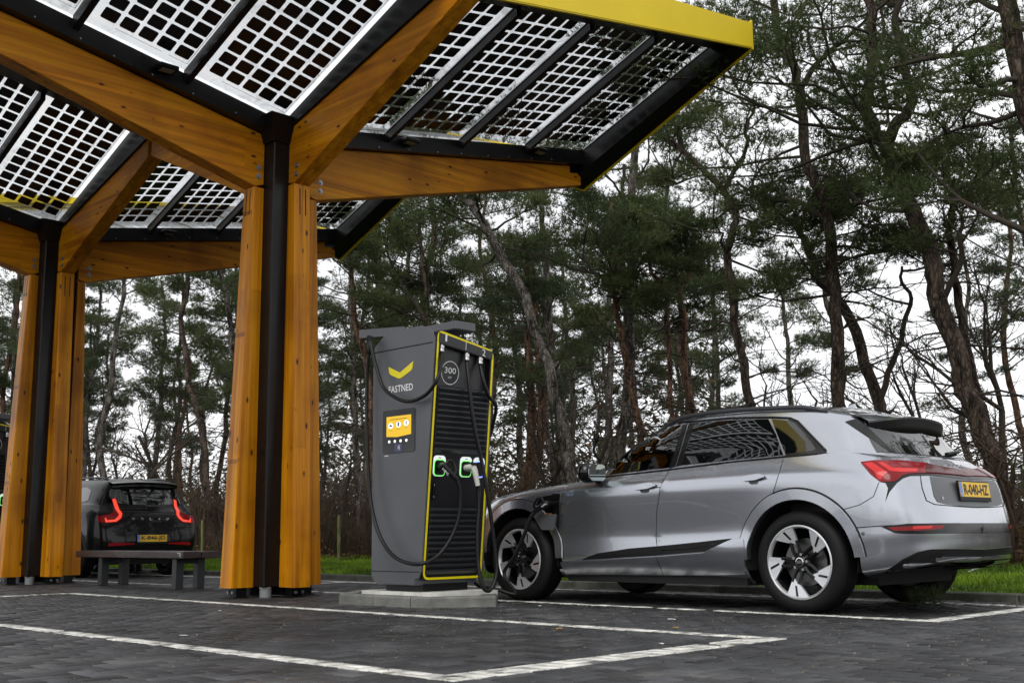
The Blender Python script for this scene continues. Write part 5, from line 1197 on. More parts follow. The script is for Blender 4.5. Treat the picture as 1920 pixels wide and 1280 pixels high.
# ------------------------------------------------------------------ black SUV behind the bench
VX, VY = 8.93, 17.70
YV = [3.25,2.70,2.15,1.60,1.05,.50,0.0,-.35,-.58]
def srow(f, lats, zs, r, ys=YV): return f + [(l,y,z) for l,y,z in zip(lats, ys, zs)] + r
VO = [
 srow([(0,3.35,.26),(.45,3.32,.26),(.70,3.22,.26)], [.78]*8+[.72], [.22]*7+[.25,.32], [(.62,-.68,.36),(.40,-.72,.37),(0,-.73,.37)], [3.0]+YV[1:]),
 srow([(0,3.46,.30),(.48,3.43,.30),(.78,3.28,.30)], [.87,.90,.89,.885,.885,.89,.90,.90,.87], [.30,.30,.28,.28,.28,.28,.29,.30,.34], [(.74,-.75,.38),(.44,-.80,.40),(0,-.81,.40)], [3.05]+YV[1:]),
 srow([(0,3.52,.52),(.5,3.49,.52),(.80,3.34,.52)], [.90,.925,.915,.91,.91,.915,.925,.925,.905], [.52,.52,.47,.47,.47,.48,.52,.52,.52], [(.79,-.78,.53),(.48,-.84,.54),(0,-.855,.54)], [3.05]+YV[1:]),
 srow([(0,3.50,.74),(.5,3.46,.74),(.78,3.32,.74)], [.89,.93,.905,.90,.90,.91,.93,.93,.91], [.74,.76,.70,.70,.70,.72,.76,.76,.75], [(.80,-.76,.75),(.48,-.815,.75),(0,-.83,.75)], [3.05]+YV[1:]),
 srow([(0,3.42,.92),(.5,3.38,.92),(.74,3.24,.93)], [.84,.90,.915,.915,.915,.92,.92,.905,.87], [.95,.98,.99,1.0,1.01,1.02,1.03,1.02,1.0], [(.78,-.68,1.0),(.47,-.745,1.0),(0,-.765,1.0)], [3.0]+YV[1:]),
 srow([(0,3.28,1.0),(.45,3.24,1.01),(.62,3.10,1.02)], [.72,.80,.84,.86,.865,.868,.862,.84,.79], [1.03,1.05,1.06,1.09,1.11,1.13,1.16,1.15,1.12], [(.70,-.61,1.10),(.43,-.665,1.10),(0,-.68,1.10)], [2.9,2.6,2.10,1.60,1.05,.50,0.0,-.35,-.53]),
 srow([(0,2.05,1.12),(.40,2.02,1.11),(.60,1.94,1.11)], [.70,.76,.80,.82,.832,.835,.825,.80,.75], [1.11,1.11,1.115,1.12,1.135,1.155,1.19,1.20,1.18], [(.66,-.565,1.16),(.41,-.62,1.16),(0,-.635,1.16)], [1.88,1.80,1.70,1.50,1.05,.50,0.0,-.33,-.49]),
 srow([(0,1.60,1.36),(.38,1.57,1.35),(.56,1.50,1.34)], [.63,.68,.71,.73,.745,.745,.735,.71,.67], [1.34,1.34,1.34,1.345,1.35,1.36,1.37,1.36,1.35], [(.60,-.50,1.345),(.38,-.545,1.345),(0,-.56,1.345)], [1.47,1.42,1.35,1.22,.95,.48,0.0,-.30,-.44]),
 srow([(0,1.15,1.58),(.34,1.12,1.57),(.48,1.08,1.55)], [.54,.58,.60,.62,.635,.64,.63,.61,.585], [1.545,1.54,1.54,1.54,1.54,1.54,1.535,1.53,1.525], [(.53,-.45,1.525),(.35,-.49,1.53),(0,-.505,1.535)], [1.05,1.01,.96,.87,.72,.42,0.0,-.26,-.39]),
 srow([(0,.95,1.62),(.26,.93,1.615),(.36,.90,1.605)], [.41,.44,.46,.48,.50,.51,.50,.47,.43], [1.60,1.60,1.60,1.60,1.60,1.60,1.595,1.585,1.58], [(.38,-.33,1.58),(.25,-.36,1.585),(0,-.37,1.59)], [.88,.85,.81,.74,.62,.38,.02,-.20,-.30]),
 [(0,.8-1.0*i/14,1.635-.03*(i/14)**2) for i in range(15)],
]
vo = Car('black_suv', (VX, VY, 0), 'glossy black SUV with lit red tail lamps behind the bench', VO, 'paint_black')
for yw in (0, 2.702): vo.cut(lambda c, yw=yw: (c[1]-yw)**2+(c[2]-.355)**2 < .43**2 and abs(c[0]) > .45)
vo.body()
mb = MB(); mb.box((VX-.62,VY-.35,.20), (VX+.62,VY+3.0,.34)); mb.build('underbody', 'trim_matte', vo.root)
for yw in (0, 2.702):
    for s in (-1, 1):
        mb = MB(); mb.lathe([(.435,0),(.435,.38),(.1,.38)], (VX+s*.905, VY+yw, .355), (-s,0,0), 32, a0=math.radians(-98), a1=math.radians(98), ref=(0,0,1)); mb.build('wheel_housing', 'trim_matte', vo.root)
        wheel(vo.root, (VX+s*.915, VY+yw, .355), s, .36, .245, .235, (90,'twin'))
        mb = MB(); G = []
        for k in range(25):
            a = math.radians(4+172*k/24); row = []
            for r, off in ((.42,-.05),(.418,.004),(.47,.006),(.475,-.003)):
                p, n = vo.left(yw+r*math.cos(a), .355+r*math.sin(a)); q = p+(Vector((.05,0,0)) if off < -.02 else n*off); row.append(Vector((2*VX-q.x if s > 0 else q.x, q.y, q.z)))
            G.append(row)
        mb.grid(G); mb.build('arch_trim', 'trim_matte', vo.root, smooth=40)
def vr(x, z): return vo.rear(x, z)
vo.panel('rear_window', [(-.66,1.19),(0,1.155),(.66,1.19),(.60,1.34),(.53,1.47),(0,1.49),(-.53,1.47),(-.60,1.34)], 'glass_dark', proj=vr, res=.07, off=.004, thick=.006, mirror=False)
# roof spoiler
G = []
for k in range(17):
    x = -.58+1.16*k/16; e = 1-(abs(x)/.58)**4; G.append([(VX+x,VY-.34,1.588-.05*(x/.58)**2),(VX+x,VY-.48-.05*e,1.568-.04*(x/.58)**2),(VX+x,VY-.58-.10*e,1.530-.03*(x/.58)**2),(VX+x,VY-.56-.10*e,1.49-.03*(x/.58)**2),(VX+x,VY-.46,1.46-.03*(x/.58)**2)])
mb = MB(); mb.grid(G); mb.build('spoiler', 'paint_black', vo.root, smooth=50)
# L shaped lamps: upright arm along the window, foot out to the flank
def lamp_path(pts, r, mat, name, par=None, off=.012): return vo.line(name, pts, r, mat, par, off=off, n=8)
TLV = [(208,928),(216,926),(224,948),(231,957),(228,967),(218,974),(196,975.5),(182,973),(179,966),(184,961),(204,958),(212,954),(211,940)]
tv = vo.panel('tail_lamp', TLV, 'lens_red', off=.010, res=5, smooth=True)
vo.panel('lit_segment', [(209,929),(215,927.5),(223,950),(228.5,957),(226,965.5),(217,972.5),(196,974),(194,966),(197,965),(199,970),(214,968.5),(221,962),(222,958),(216,950),(213,943)], 'tail_lit', tv, off=.012, thick=.003, res=5)
pv, nv = vo.rear(0, .66); plate(vo.root, 'number_plate', 'K-846-JD', (VX+.0, pv.y-.018, .62), (1,0,0), (0,.05,1), (0,-1,.05))
for i, ch in enumerate('VOLVO'):
    x = -.30+.15*i; p, n = vo.rear(x, .93); text_mesh('lettering', ch, (p.x-.02, p.y-.006, .915), (1,0,0), (0,0,1), .042, .036, 'chrome', vo.root)
vo.panel('reflector', [(-.72,.50),(-.30,.525),(-.30,.545),(-.64,.560),(-.72,.545)], 'lens_red', proj=vr, res=.06, off=.006)
vo.panel('bumper_skirt', [(-.80,.40),(0.05,.42),(0.05,.50),(-.30,.50),(-.78,.475)], 'trim_matte', proj=vr, res=.08, off=.005)
vo.line('shut_line', [(-.74,.80),(0,.79)], .004, 'seam', None, proj=vr)
for s in (-1, 1):
    pts = []
    for i in range(13):
        y = 1.05-1.35*i/12; lat = np.interp(y, [-.3,.3,1.0], [.53,.56,.52]); p, n = vo.top(s*lat, y); pts.append((p.x, p.y, p.z+.004+.03*min(1,i/1.5,(12-i)/1.5)))
    mb = MB(); mb.tube(pts, .015, 8); mb.build('roof_rail', 'rail_satin', vo.root, smooth=True)
mb = MB(); mb.prism([(VY-.10,1.60),(VY+.08,1.62),(VY+.02,1.64),(VY-.06,1.665),(VY-.09,1.665)], lambda a,z,d: (VX+d,a,z), -.018, .018); mb.build('antenna', 'rail_satin', vo.root)
wl_ = lambda y, z: vo.left(y, z)
vo.panel('rear_pane', [(.05,1.20),(.62,1.165),(.60,1.45),(.10,1.46),(-.10,1.40),(-.18,1.24)], 'glass_dark', proj=wl_, res=.08, off=.004, thick=.004)
vo.panel('front_pane', [(.66,1.16),(1.55,1.13),(1.35,1.30),(1.05,1.46),(.64,1.46)], 'glass_dark', proj=wl_, res=.08, off=.004, thick=.004)
vo.line('shut_line', [(.64,1.13),(.62,.7),(.60,.36)], .004, 'seam', None, proj=wl_); vo.line('shut_line', [(-.10,1.16),(.05,1.0),(.35,.75)], .004, 'seam', None, proj=wl_)
for s in (-1, 1):
    mb = MB(); mb.box((VX+s*1.0-.10,VY+1.62,1.06), (VX+s*1.0+.10,VY+1.74,1.20), .03); mo = mb.build('mirror', 'paint_black', vo.root); mb = MB(); mb.box((VX+s*1.0-.08,VY+1.612,1.075), (VX+s*1.0+.08,VY+1.619,1.185)); mb.build('mirror_glass', 'mirror_glass', mo)

vo.root.scale = (.955,.955,.955)
# ------------------------------------------------------------------ bench, second charger
bench = thing('bench', (7.1, 13.4, 0), 'long low backless bench with dark brown plank seat and steel legs', 'bench')
mb = MB(); mb.box((6.90,12.30,.355), (7.14,15.10,.436), .008); mb.build('seat_plank', 'bench_wood', bench)
mb = MB(); mb.box((7.155,12.30,.355), (7.40,15.10,.436), .008); mb.build('seat_plank', 'bench_wood', bench)
for y in (12.55, 14.45):
    mb = MB(); mb.box((6.96,y,0), (7.06,y+.10,.354), .004); mb.box((7.24,y,0), (7.34,y+.10,.354), .004); mb.box((7.06,y+.02,.29), (7.24,y+.08,.353)); mb.build('leg', 'bench_steel', bench)
text_mesh('graffiti', '2~', (6.8985,12.36,.372), (0,-1,0), (0,0,1), .0001, .0001, 'print_white', bench) if False else None
mb = MB(); mb.tube([(6.897,12.42,.415),(6.897,12.37,.42),(6.897,12.34,.408),(6.897,12.40,.392),(6.897,12.33,.388),(6.897,12.36,.372)], .004, 5); mb.build('scratch_mark', 'print_white', bench)
# second charger further back on its own island
dY = 10.27
i2 = thing('kerb_island', (6.83, 8.05+dY, 0), 'kerb island under the far charger at the left edge', 'kerb island', kind='structure')
for ch in list(isl.children): copy_tree(ch, (0,0,0), i2)
def copy_thing(o, dx, label):
    c = o.copy(); COL.objects.link(c); c.location = tuple(a+b for a,b in zip(o.location, dx)); c['label'] = label
    for ch in list(o.children):
        if ch.name.startswith(('charging_cable',)) and len(ch.data.vertices) > 1100: pass
        copy_tree(ch, (0,0,0), c)
    return c
def copy_charger():
    c = charger.copy(); COL.objects.link(c); c.location = (charger.location[0]+.05, charger.location[1]+dY, charger.location[2]); c['label'] = 'far charging pillar half hidden behind the left timber column'
    for ch in list(charger.children):
        if ch.get('to_car'): continue
        copy_tree(ch, (0,0,0), c)
copy_charger()
# ------------------------------------------------------------------ woodland
def unit(v): return v/np.maximum(np.linalg.norm(v, axis=-1, keepdims=True), 1e-9)
def needles_geo(C, O, per, L, w, rng):
    """C tuft centres, O outward directions -> thin triangles"""
    n = len(C); C = np.repeat(C, per, 0); O = np.repeat(O, per, 0)
    d = unit(O*0.9 + rng.normal(0, .75, (n*per,3)) + np.array([0,0,.25])); s = unit(np.cross(d, rng.normal(0,1,(n*per,3))))
    l = L*rng.uniform(.6,1.25,(n*per,1)); base = C + d*l*.05
    V = np.stack([base - s*w, base + s*w, C + d*l], 1).reshape(-1,3); F_ = np.arange(n*per*3).reshape(-1,3); return V, F_
class Tubes:
    def __init__(self): self.V = []; self.F = []; self.n = 0
    def add(self, P, r, k=5):
        P = np.asarray(P, float); m = len(P); r = np.broadcast_to(np.asarray(r, float), (m,)); T = np.gradient(P, axis=0); T = unit(T)
        a = np.array([0.3,0.9,0.2]); A = unit(np.cross(T, a)); B = np.cross(T, A); an = np.arange(k)*2*np.pi/k
        ring = P[:,None,:] + (A[:,None,:]*np.cos(an)[None,:,None] + B[:,None,:]*np.sin(an)[None,:,None])*r[:,None,None]
        i = np.arange(m-1)[:,None]*k; j = np.arange(k)[None,:]; j2 = (j+1) % k
        Fq = np.stack([i+j, i+j2, i+k+j2, i+k+j], -1).reshape(-1,4) + self.n
        self.V.append(ring.reshape(-1,3)); self.F.append(Fq); self.n += m*k
    def mesh(self, name, mat, smooth=True):
        return np_mesh(name, np.concatenate(self.V), np.concatenate(self.F), [mat], 4, smooth=smooth)
def wob(P, amp, rng, n=6):
    """resample a polyline and roughen it"""
    P = np.array(smooth_path(P, n)); k = len(P); q = rng.normal(0, amp, (k,3)); q = (q+np.roll(q,1,0)+np.roll(q,2,0))/2; q[0] = 0; q[:,2] *= .3; return P+q
def bough(start, d, L, rng, sag=0.0, up=0.25, n=7):
    P = [np.array(start, float)]; d = unit(np.array(d, float)); st = L/(n-1)
    for i in range(n-1):
        d = unit(d + rng.normal(0,.22,3) + np.array([0,0,up*(i/n)-sag*.1])); P.append(P[-1]+d*st)
    return np.array(P)
def pine(trunk, r0, r1, rng, crown_from=.45, boughs=26, blen=(1.3,3.2), pads=3, tufts=26, per=7, L=.12, w=.0065, deadn=14, pad_r=.34, extra=None, az=None):
    """returns trunk tubes, bough tubes, needle mesh data; trunk is a list of points, base first"""
    T = Tubes(); B = Tubes(); P = wob(trunk, .035, rng); m = len(P)
    r = np.interp(np.linspace(0,1,m), [0,.06,.5,1], [r0*1.3,r0,(r0*.70+r1*.30),r1]); r = r*(1+rng.normal(0,.03,m)); T.add(P, r, 10)
    CC = []; OO = []
    def foliage(Q, start_t, scale=1.0):
        k = len(Q)
        for c in range(pads):
            t = start_t+(1-start_t)*(c+rng.uniform(.2,1))/pads; i = min(k-2, int(t*(k-1))); p = Q[i]+(Q[i+1]-Q[i])*(t*(k-1)-i); dirn = unit(Q[i+1]-Q[i])
            e = rng.normal(0,1,(tufts,3)); e = unit(e)*rng.uniform(.25,1,(tufts,1))**.6; e = e*np.array([1,1,.42])*pad_r*scale*rng.uniform(.7,1.3)
            CC.append(p+e+np.array([0,0,.05])); OO.append(unit(e*np.array([1,1,1.6])+dirn*.15+np.array([0,0,.10])))
    boughs = int(boughs*.66); idx = np.linspace(crown_from, .985, boughs)
    for f in idx:
        i = int(f*(m-1)); a = rng.uniform(0, 2*np.pi) if az is None else rng.normal(az[0], az[1]); lv = (1-f)/(1-crown_from+1e-6)
        ln = rng.uniform(*blen)*(.45+.55*min(1, lv*1.8))*(1-.25*(lv>.85)); Q = bough(P[i], (np.cos(a), np.sin(a), rng.uniform(-.05,.55)), ln, rng)
        B.add(Q, np.linspace(max(.012,r[i]*.34), .008, len(Q)), 5); foliage(Q, .42)
        for s in range(2):                       # side shoots
            k = rng.integers(2, len(Q)-1); a2 = a+rng.choice([-1,1])*rng.uniform(.5,1.1); Q2 = bough(Q[k], (np.cos(a2), np.sin(a2), rng.uniform(0,.5)), ln*rng.uniform(.3,.5), rng, n=5)
            B.add(Q2, np.linspace(.014,.006,len(Q2)), 4); foliage(Q2, .35, .85)
    foliage(P[-6:], .1)
    for k in range(deadn):                       # dry lower twigs
        i = int(rng.uniform(.18, max(.3,crown_from))*(m-1)); a = rng.uniform(0,2*np.pi); Q = bough(P[i], (np.cos(a),np.sin(a),rng.uniform(-.2,.3)), rng.uniform(.6,2.2), rng, sag=.5, up=0)
        B.add(Q, np.linspace(.016,.004,len(Q)), 4)
        for s in range(3):
            j = rng.integers(1,len(Q)-1); a2 = a+rng.uniform(-1.2,1.2); Q2 = bough(Q[j], (np.cos(a2),np.sin(a2),rng.uniform(-.3,.4)), rng.uniform(.3,.9), rng, n=4); B.add(Q2, np.linspace(.008,.003,4), 3)
    if extra:
        for (Q, ra, rb, fol) in extra:
            Q = wob(Q, .03, rng); B.add(Q, np.linspace(ra, rb, len(Q)), 7)
            for q in np.linspace(.3, .98, fol):
                i = int(q*(len(Q)-1)); a = rng.uniform(0,2*np.pi); Q2 = bough(Q[i], (np.cos(a),np.sin(a),rng.uniform(0,.6)), rng.uniform(.7,1.8), rng); B.add(Q2, np.linspace(.02,.006,len(Q2)), 4); foliage(Q2, .3)
    V, F_ = needles_geo(np.concatenate(CC), np.concatenate(OO), per, L, w, rng)
    return T, B, V, F_
def plant_tree(name, label, geo, bark, needle, loc, group=None, cat='tree'):
    T, B, V, F_ = geo; root = thing(name, loc, label, cat, group); off = np.array(loc)
    for tb in (T, B): tb.V = [v-off for v in tb.V]
    t = link('trunk', T.mesh('trunk', bark), root); link('branches', B.mesh('branches', 'twig'), t, kind='stuff')
    link('crown', np_mesh('crown', V-off, F_, [needle]), root); return root
def px_tree(Xf, pts, extend=None):
    """trunk points given as photo pixels on the plane X = Xf where the tree stands; base first"""
    P = [px_plane(0, Xf, x, y) for x, y in pts]; b = P[0]; d = P[0]-P[1]; d = d/abs(d[2]); t = b[2]-ground_z(Xf, b[1])
    base = b + np.array([d[0]*.4, d[1]*.4, -1])*t; return [base] + P
R = np.random.default_rng(11)
# the leaning grey trunk behind the charger
hero = []
def H(name, label, Xf, pts, r0, r1, bark, seed, ext=(), **kw):
    P = px_tree(Xf, pts); rng = np.random.default_rng(seed)
    ex = [([px_plane(0, Xf, x, y) for x, y in q], a, b, f) for q, a, b, f in ext]
    geo = pine(P, r0, r1, rng, extra=ex, **kw); hero.append(plant_tree('pine_tree', label, geo, bark, 'needles', (P[0][0], P[0][1], ground_z(Xf,P[0][1])), 'tall pines at the wood edge'))
H('pine', 'pine with the pale grey trunk leaning left behind the charger', 14.6, [(1072,905),(1058,835),(1035,720),(1000,600),(962,515),(905,420),(868,365),(835,290),(800,200)], .100, .055, 'bark_grey', 1, crown_from=.62, boughs=30, deadn=6)
H('pine', 'pine with crooked trunk bending left above the silver car roof', 15.2, [(1412,790),(1405,750),(1383,609),(1366,487),(1380,414),(1354,359),(1291,292),(1225,246)], .075, .04, 'bark_brown', 2, ext=[([(1354,359),(1375,330),(1400,270),(1410,200)], .05,.02,5), ([(1291,292),(1262,240),(1250,180),(1262,120)], .045,.02,6)], crown_from=.42, boughs=24)
H('pine', 'tall pine rising straight behind the silver car roof middle', 15.0, [(1585,800),(1578,761),(1570,548),(1547,396),(1511,292),(1498,152),(1462,61),(1440,-60),(1420,-180)], .095, .05, 'bark_brown', 3, ext=[([(1553,420),(1500,380),(1440,370),(1380,340)], .05,.02,6), ([(1500,170),(1540,110),(1590,70),(1630,20)], .05,.02,7)], crown_from=.40, boughs=36, blen=(1.4,3.4))
H('pine', 'pine leaning left from behind the rear window of the silver car', 15.6, [(1655,800),(1648,761),(1590,597),(1541,518),(1511,457),(1490,400)], .095, .04, 'bark_brown', 4, ext=[([(1648,760),(1690,640),(1705,560),(1690,500)], .05,.02,3)], crown_from=.60, boughs=18, blen=(1.0,2.4))
H('pine', 'thick pine with forked dark trunk right of the silver car', 14.0, [(1888,980),(1860,860),(1833,767),(1800,690),(1760,548),(1736,457),(1687,365),(1657,274),(1638,244),(1632,170),(1640,80),(1625,-30),(1640,-160)], .135, .05, 'bark_brown', 5, ext=[([(1657,274),(1690,230),(1706,195),(1690,120),(1681,40),(1695,-60)], .085,.04,9), ([(1770,560),(1800,470),(1806,400),(1785,350)], .04,.015,3)], crown_from=.50, boughs=40, blen=(1.4,3.6), deadn=14)
H('pine', 'slender straight pine just right of the thick forked pine', 15.4, [(1870,900),(1838,767),(1809,670),(1790,520),(1785,396),(1780,300)], .075, .04, 'bark_brown', 6, crown_from=.70, boughs=18, blen=(1.0,2.2))
H('pine', 'big pine whose trunk fills the top right corner', 12.9, [(2120,900),(2040,600),(1975,380),(1925,180),(1890,0),(1850,-160)], .15, .09, 'bark_brown', 7, ext=[([(1905,80),(1800,100),(1700,120),(1600,150)], .05,.012,7), ([(1925,190),(1870,230),(1800,240),(1740,270)], .04,.01,5)], crown_from=.42, boughs=34, blen=(1.4,3.2), deadn=16)
H('pine', 'orange barked pine of the close pair left of the car roof', 17.5, [(1302,830),(1297,780),(1280,620),(1280,548),(1292,500),(1280,430)], .065, .035, 'bark_orange', 8, crown_from=.55, boughs=22, blen=(1.1,2.4))
H('pine', 'thinner orange barked pine of the close pair left of the car roof', 17.2, [(1262,830),(1258,780),(1252,640),(1245,540),(1225,505),(1215,440)], .052, .03, 'bark_orange', 9, crown_from=.58, boughs=20, blen=(1.0,2.2))
H('pine', 'pine with wavy brown trunk between charger and car roof', 17.0, [(1205,830),(1199,799),(1171,683),(1160,600),(1150,522),(1158,450),(1140,370)], .075, .04, 'bark_orange', 10, ext=[([(1152,540),(1125,520),(1100,490),(1090,450)], .04,.02,5)], crown_from=.52, boughs=26, blen=(1.2,2.8))
H('pine', 'orange barked pine directly behind the charger cable arm', 16.0, [(700,860),(694,783),(690,700),(672,620),(660,540),(655,480),(664,400)], .08, .04, 'bark_orange', 12, crown_from=.55, boughs=26, blen=(1.2,2.6))
H('pine', 'pine standing just right behind the charger roof', 16.6, [(812,860),(806,760),(805,640),(796,540),(788,480),(792,400)], .085, .04, 'bark_brown', 13, ext=[([(800,600),(760,540),(735,500),(720,440)], .05,.02,6)], crown_from=.50, boughs=28, blen=(1.2,2.8))
H('pine', 'pine with leaning trunk between the two timber columns', 15.5, [(398,960),(385,900),(376,785),(356,723),(340,610),(352,540),(350,460)], .10, .05, 'bark_brown', 14, ext=[([(376,785),(345,810),(322,840),(310,880)], .035,.012,0)], crown_from=.55, boughs=26, blen=(1.2,3.0))
H('pine', 'pine with pale upper trunk close left of the near column', 16.4, [(455,960),(440,820),(436,680),(428,590),(415,520),(400,440)], .095, .05, 'bark_grey', 15, crown_from=.60, boughs=24, blen=(1.2,2.8))
# background pines: six models copied through the wood
protos = []
for k in range(6):
    rng = np.random.default_rng(40+k); h = rng.uniform(8.5, 12.5); x = y = 0; P = [np.zeros(3)]
    for i in range(1, 7):
        x += rng.normal(0,.22); y += rng.normal(0,.22); P.append(np.array([x, y, h*i/6]))
    geo = pine(P, rng.uniform(.10,.15), .05, rng, crown_from=rng.uniform(.38,.52), boughs=26, blen=(1.2,2.9), tufts=20, per=6, L=.15, w=.010, deadn=12, pad_r=.40)
    protos.append((geo, ('bark_brown','bark_orange','bark_grey')[k%3]))
def bg_spots():
    rng = np.random.default_rng(5); out = []
    tries = 0
    while len(out) < 82 and tries < 6000:
        tries += 1; X = rng.uniform(16.5, 44); Yy = rng.uniform(2, 62)
        px, py, w = proj_px((X, Yy, 1.5))
        if px < -250 or px > 2150: continue
        if px > 1380 and rng.random() < .90: continue
        if px > 1380 and X < 27: continue
        if 190 < px < 330 and rng.random() < .75: continue
        if any((X-a)**2+(Yy-b)**2 < 2.2**2 for a, b in out): continue
        out.append((X, Yy))
    return out
made = {}
def zone(X, Yy):
    x = proj_px((X, Yy, 1.5))[0]
    for lim, t in ((160,'left of the left timber column'),(430,'between the two timber columns'),(690,'between near column and charger'),(1070,'between charger and leaning grey pine'),(1300,'above the bonnet of the silver car'),(1560,'above the roof of the silver car')):
        if x < lim: return t
    return 'above the tail of the silver car'
EXTRA = [px_plane(0, X, x, 980) for x, X in ((-30,15.5),(20,16.5),(62,17.5),(105,15.8),(150,18.5),(185,21.0),(335,20.0),(575,21.0))]
def put_pine(k, loc, rz, sc, label, group):
    geo, bark = protos[k]
    if k not in made:
        root = plant_tree('pine_tree', label, geo, bark, 'needles_far', (0,0,0), group); made[k] = root
        root.location = loc; root.rotation_euler = (0,0,rz); root.scale = (sc,sc,sc); return root
    src = made[k]; c = src.copy(); COL.objects.link(c); c.location = loc; c.rotation_euler = (0,0,rz); c.scale = (sc,sc,sc); c['label'] = label; c['group'] = group
    for ch in src.children: copy_tree(ch, (0,0,0), c)
    return c
for (X, Yy) in bg_spots()+[(p[0],p[1]) for p in EXTRA]:
    k_ = int(R.integers(6)); col_ = {'bark_brown':'brown','bark_orange':'orange','bark_grey':'grey'}[protos[k_][1]]
    put_pine(k_, (X, Yy, ground_z(X,Yy)-.05), R.uniform(0,6.28), R.uniform(.72,1.12), '%s barked pine deep in the wood, seen %s' % (col_, zone(X, Yy)), 'pines in the depth of the wood')
for i in range(34):                                  # the wood goes on round the car park behind the camera
    a = math.radians(R.uniform(150, 345)); d = R.uniform(46, 70); X, Yy = d*math.sin(a), d*math.cos(a)
    if X > 8: continue
    put_pine(int(R.integers(6)), (X, Yy, -.06), R.uniform(0,6.28), R.uniform(.8,1.15), 'pine on the far side of the car park', 'pines behind the camera')
# bare broadleaf saplings and shrubs
def bare_tree(h, r, rng, levels=4, spread=.55, stems=1):
    T = Tubes()
    def grow(p, d, L, rad, lv):
        Q = bough(p, d, L, rng, up=.25, n=5); T.add(Q, np.linspace(rad, rad*.6, len(Q)), 6 if lv >= levels-1 else 3)
        if lv <= 0: return
        for k in range(rng.integers(3,5)):
            i = rng.integers(1, len(Q)); dd = unit(unit(Q[min(i+1,len(Q)-1)]-Q[i-1]) + rng.normal(0, spread, 3) + np.array([0,0,.15])); grow(Q[i], dd, L*rng.uniform(.5,.75), rad*.52, lv-1)
    for s in range(stems): grow(np.array([rng.normal(0,.08)*(stems>1), rng.normal(0,.08)*(stems>1), 0]), np.array([rng.normal(0,.12*(1+stems*.3)), rng.normal(0,.12*(1+stems*.3)), 1.0]), h*.42*rng.uniform(.8,1.1), r, levels)
    return T
bare = [np_ for np_ in ()]
bmeshes = []
for k in range(4): bmeshes.append((bare_tree(rng_ := 0 or R.uniform(4.5,6.5), .06, np.random.default_rng(70+k), 4, .5).mesh('branches','twig'), 'bare_tree'))
smeshes = [bare_tree(R.uniform(2.2,3.0), .02, np.random.default_rng(90+k), 3, .55, stems=6).mesh('branches','twig_brown') for k in range(4)]
def put_bare(name, me, loc, rz, sc, label, group, cat):
    o = link(name, me, None, label=label, cat=cat, group=group); o.location = loc; o.rotation_euler = (0,0,rz); o.scale = (sc,sc,sc); return o
for (x, y, X, sc, lab) in ((265,960,15.5,1.15,'bare young tree seen in the gap between the timber columns, left one'),(305,960,16.2,1.3,'bare young tree with forked stem in the gap between the timber columns'),(215,960,18.0,1.2,'bare young tree beside the left timber column'),
        (1728,1000,17.0,1.0,'bare many twigged sapling left of the thick forked pine'),(1500,900,18.5,.9,'bare sapling behind the silver car roof'),(1905,1000,14.4,1.05,'bare sapling at the right edge of the wood'),(1450,900,19,1.0,'bare sapling left of the straight pine behind the car'),(960,980,15.5,1.0,'bare sapling between charger and leaning pine'),(1120,980,16.2,.9,'bare sapling right of the leaning pine'),(640,980,16.5,1.0,'bare sapling between near column and charger')):
    p = px_plane(0, X, x, y); put_bare('bare_tree', bmeshes[int(R.integers(4))][0], (X, p[1], ground_z(X,p[1])-.03), R.uniform(0,6.28), sc, lab, 'bare saplings at the wood edge', 'tree')
n = 0
for i in range(400):
    if n >= 80: break
    X = R.uniform(13.4, 21); Yy = R.uniform(1, 44); px, py, w = proj_px((X, Yy, .8))
    if px < -60 or px > 1980: continue
    put_bare('shrub', smeshes[int(R.integers(4))], (X, Yy, ground_z(X,Yy)-.02), R.uniform(0,6.28), R.uniform(.7,1.35), 'leafless brown shrub in the thicket, seen '+zone(X, Yy), 'leafless shrubs in the thicket', 'shrub'); n += 1
# thicket of thin stems and dry leaves under the trees
ns = 15000; X = 13.0+np.abs(R.normal(0,1,ns))*3.2+R.uniform(0,.5,ns); Yy = R.uniform(-1, 46, ns); h = R.uniform(.5, 2.3, ns)*np.clip(.5+.5*np.sin(Yy*.9)*np.sin(X*1.3+1), .35, 1.0); z = np.interp(X, [13,16,24,60], [.17,.24,.36,.5])
a = R.uniform(0,2*np.pi,ns); ln = R.uniform(.1,.9,ns)*h; p0 = np.stack([X,Yy,z-.03],1); p1 = p0+np.stack([np.cos(a)*ln*.3,np.sin(a)*ln*.3,h*.55],1); p2 = p0+np.stack([np.cos(a)*ln,np.sin(a)*ln,h],1)
wv = np.stack([-np.sin(a),np.cos(a),np.zeros(ns)],1)*.006; wv2 = np.stack([np.cos(a),np.sin(a),np.zeros(ns)],1)*.005
V = np.stack([p0-wv,p0+wv,p1+wv*.8,p1-wv*.8,p2, p0-wv2,p0+wv2,p1+wv2,p1-wv2],1).reshape(-1,3); b0 = (np.arange(ns)*9)[:,None]
F_ = np.concatenate([b0+[0,1,2],b0+[0,2,3],b0+[3,2,4],b0+[5,6,7],b0+[5,7,8],b0+[8,7,4]])
link('undergrowth', np_mesh('undergrowth', V, F_, ['twig_brown']), kind='stuff', label='brown leafless thicket of thin stems under the pines', cat='undergrowth')
nl = 60000; X = 12.7+np.abs(R.normal(0,1,nl))*3.4; Yy = R.uniform(-1,46,nl); z = np.interp(X,[11.2,13,16,24,60],[.09,.17,.24,.36,.5])+R.exponential(.16,nl)*np.clip(.4+.6*np.sin(Yy*.8+1)*np.sin(X*.9),.1,1)+.02
c = np.stack([X,Yy,z],1); d1 = unit(R.normal(0,1,(nl,3)))*R.uniform(.02,.05,(nl,1)); d2 = unit(np.cross(d1,R.normal(0,1,(nl,3))))*.022
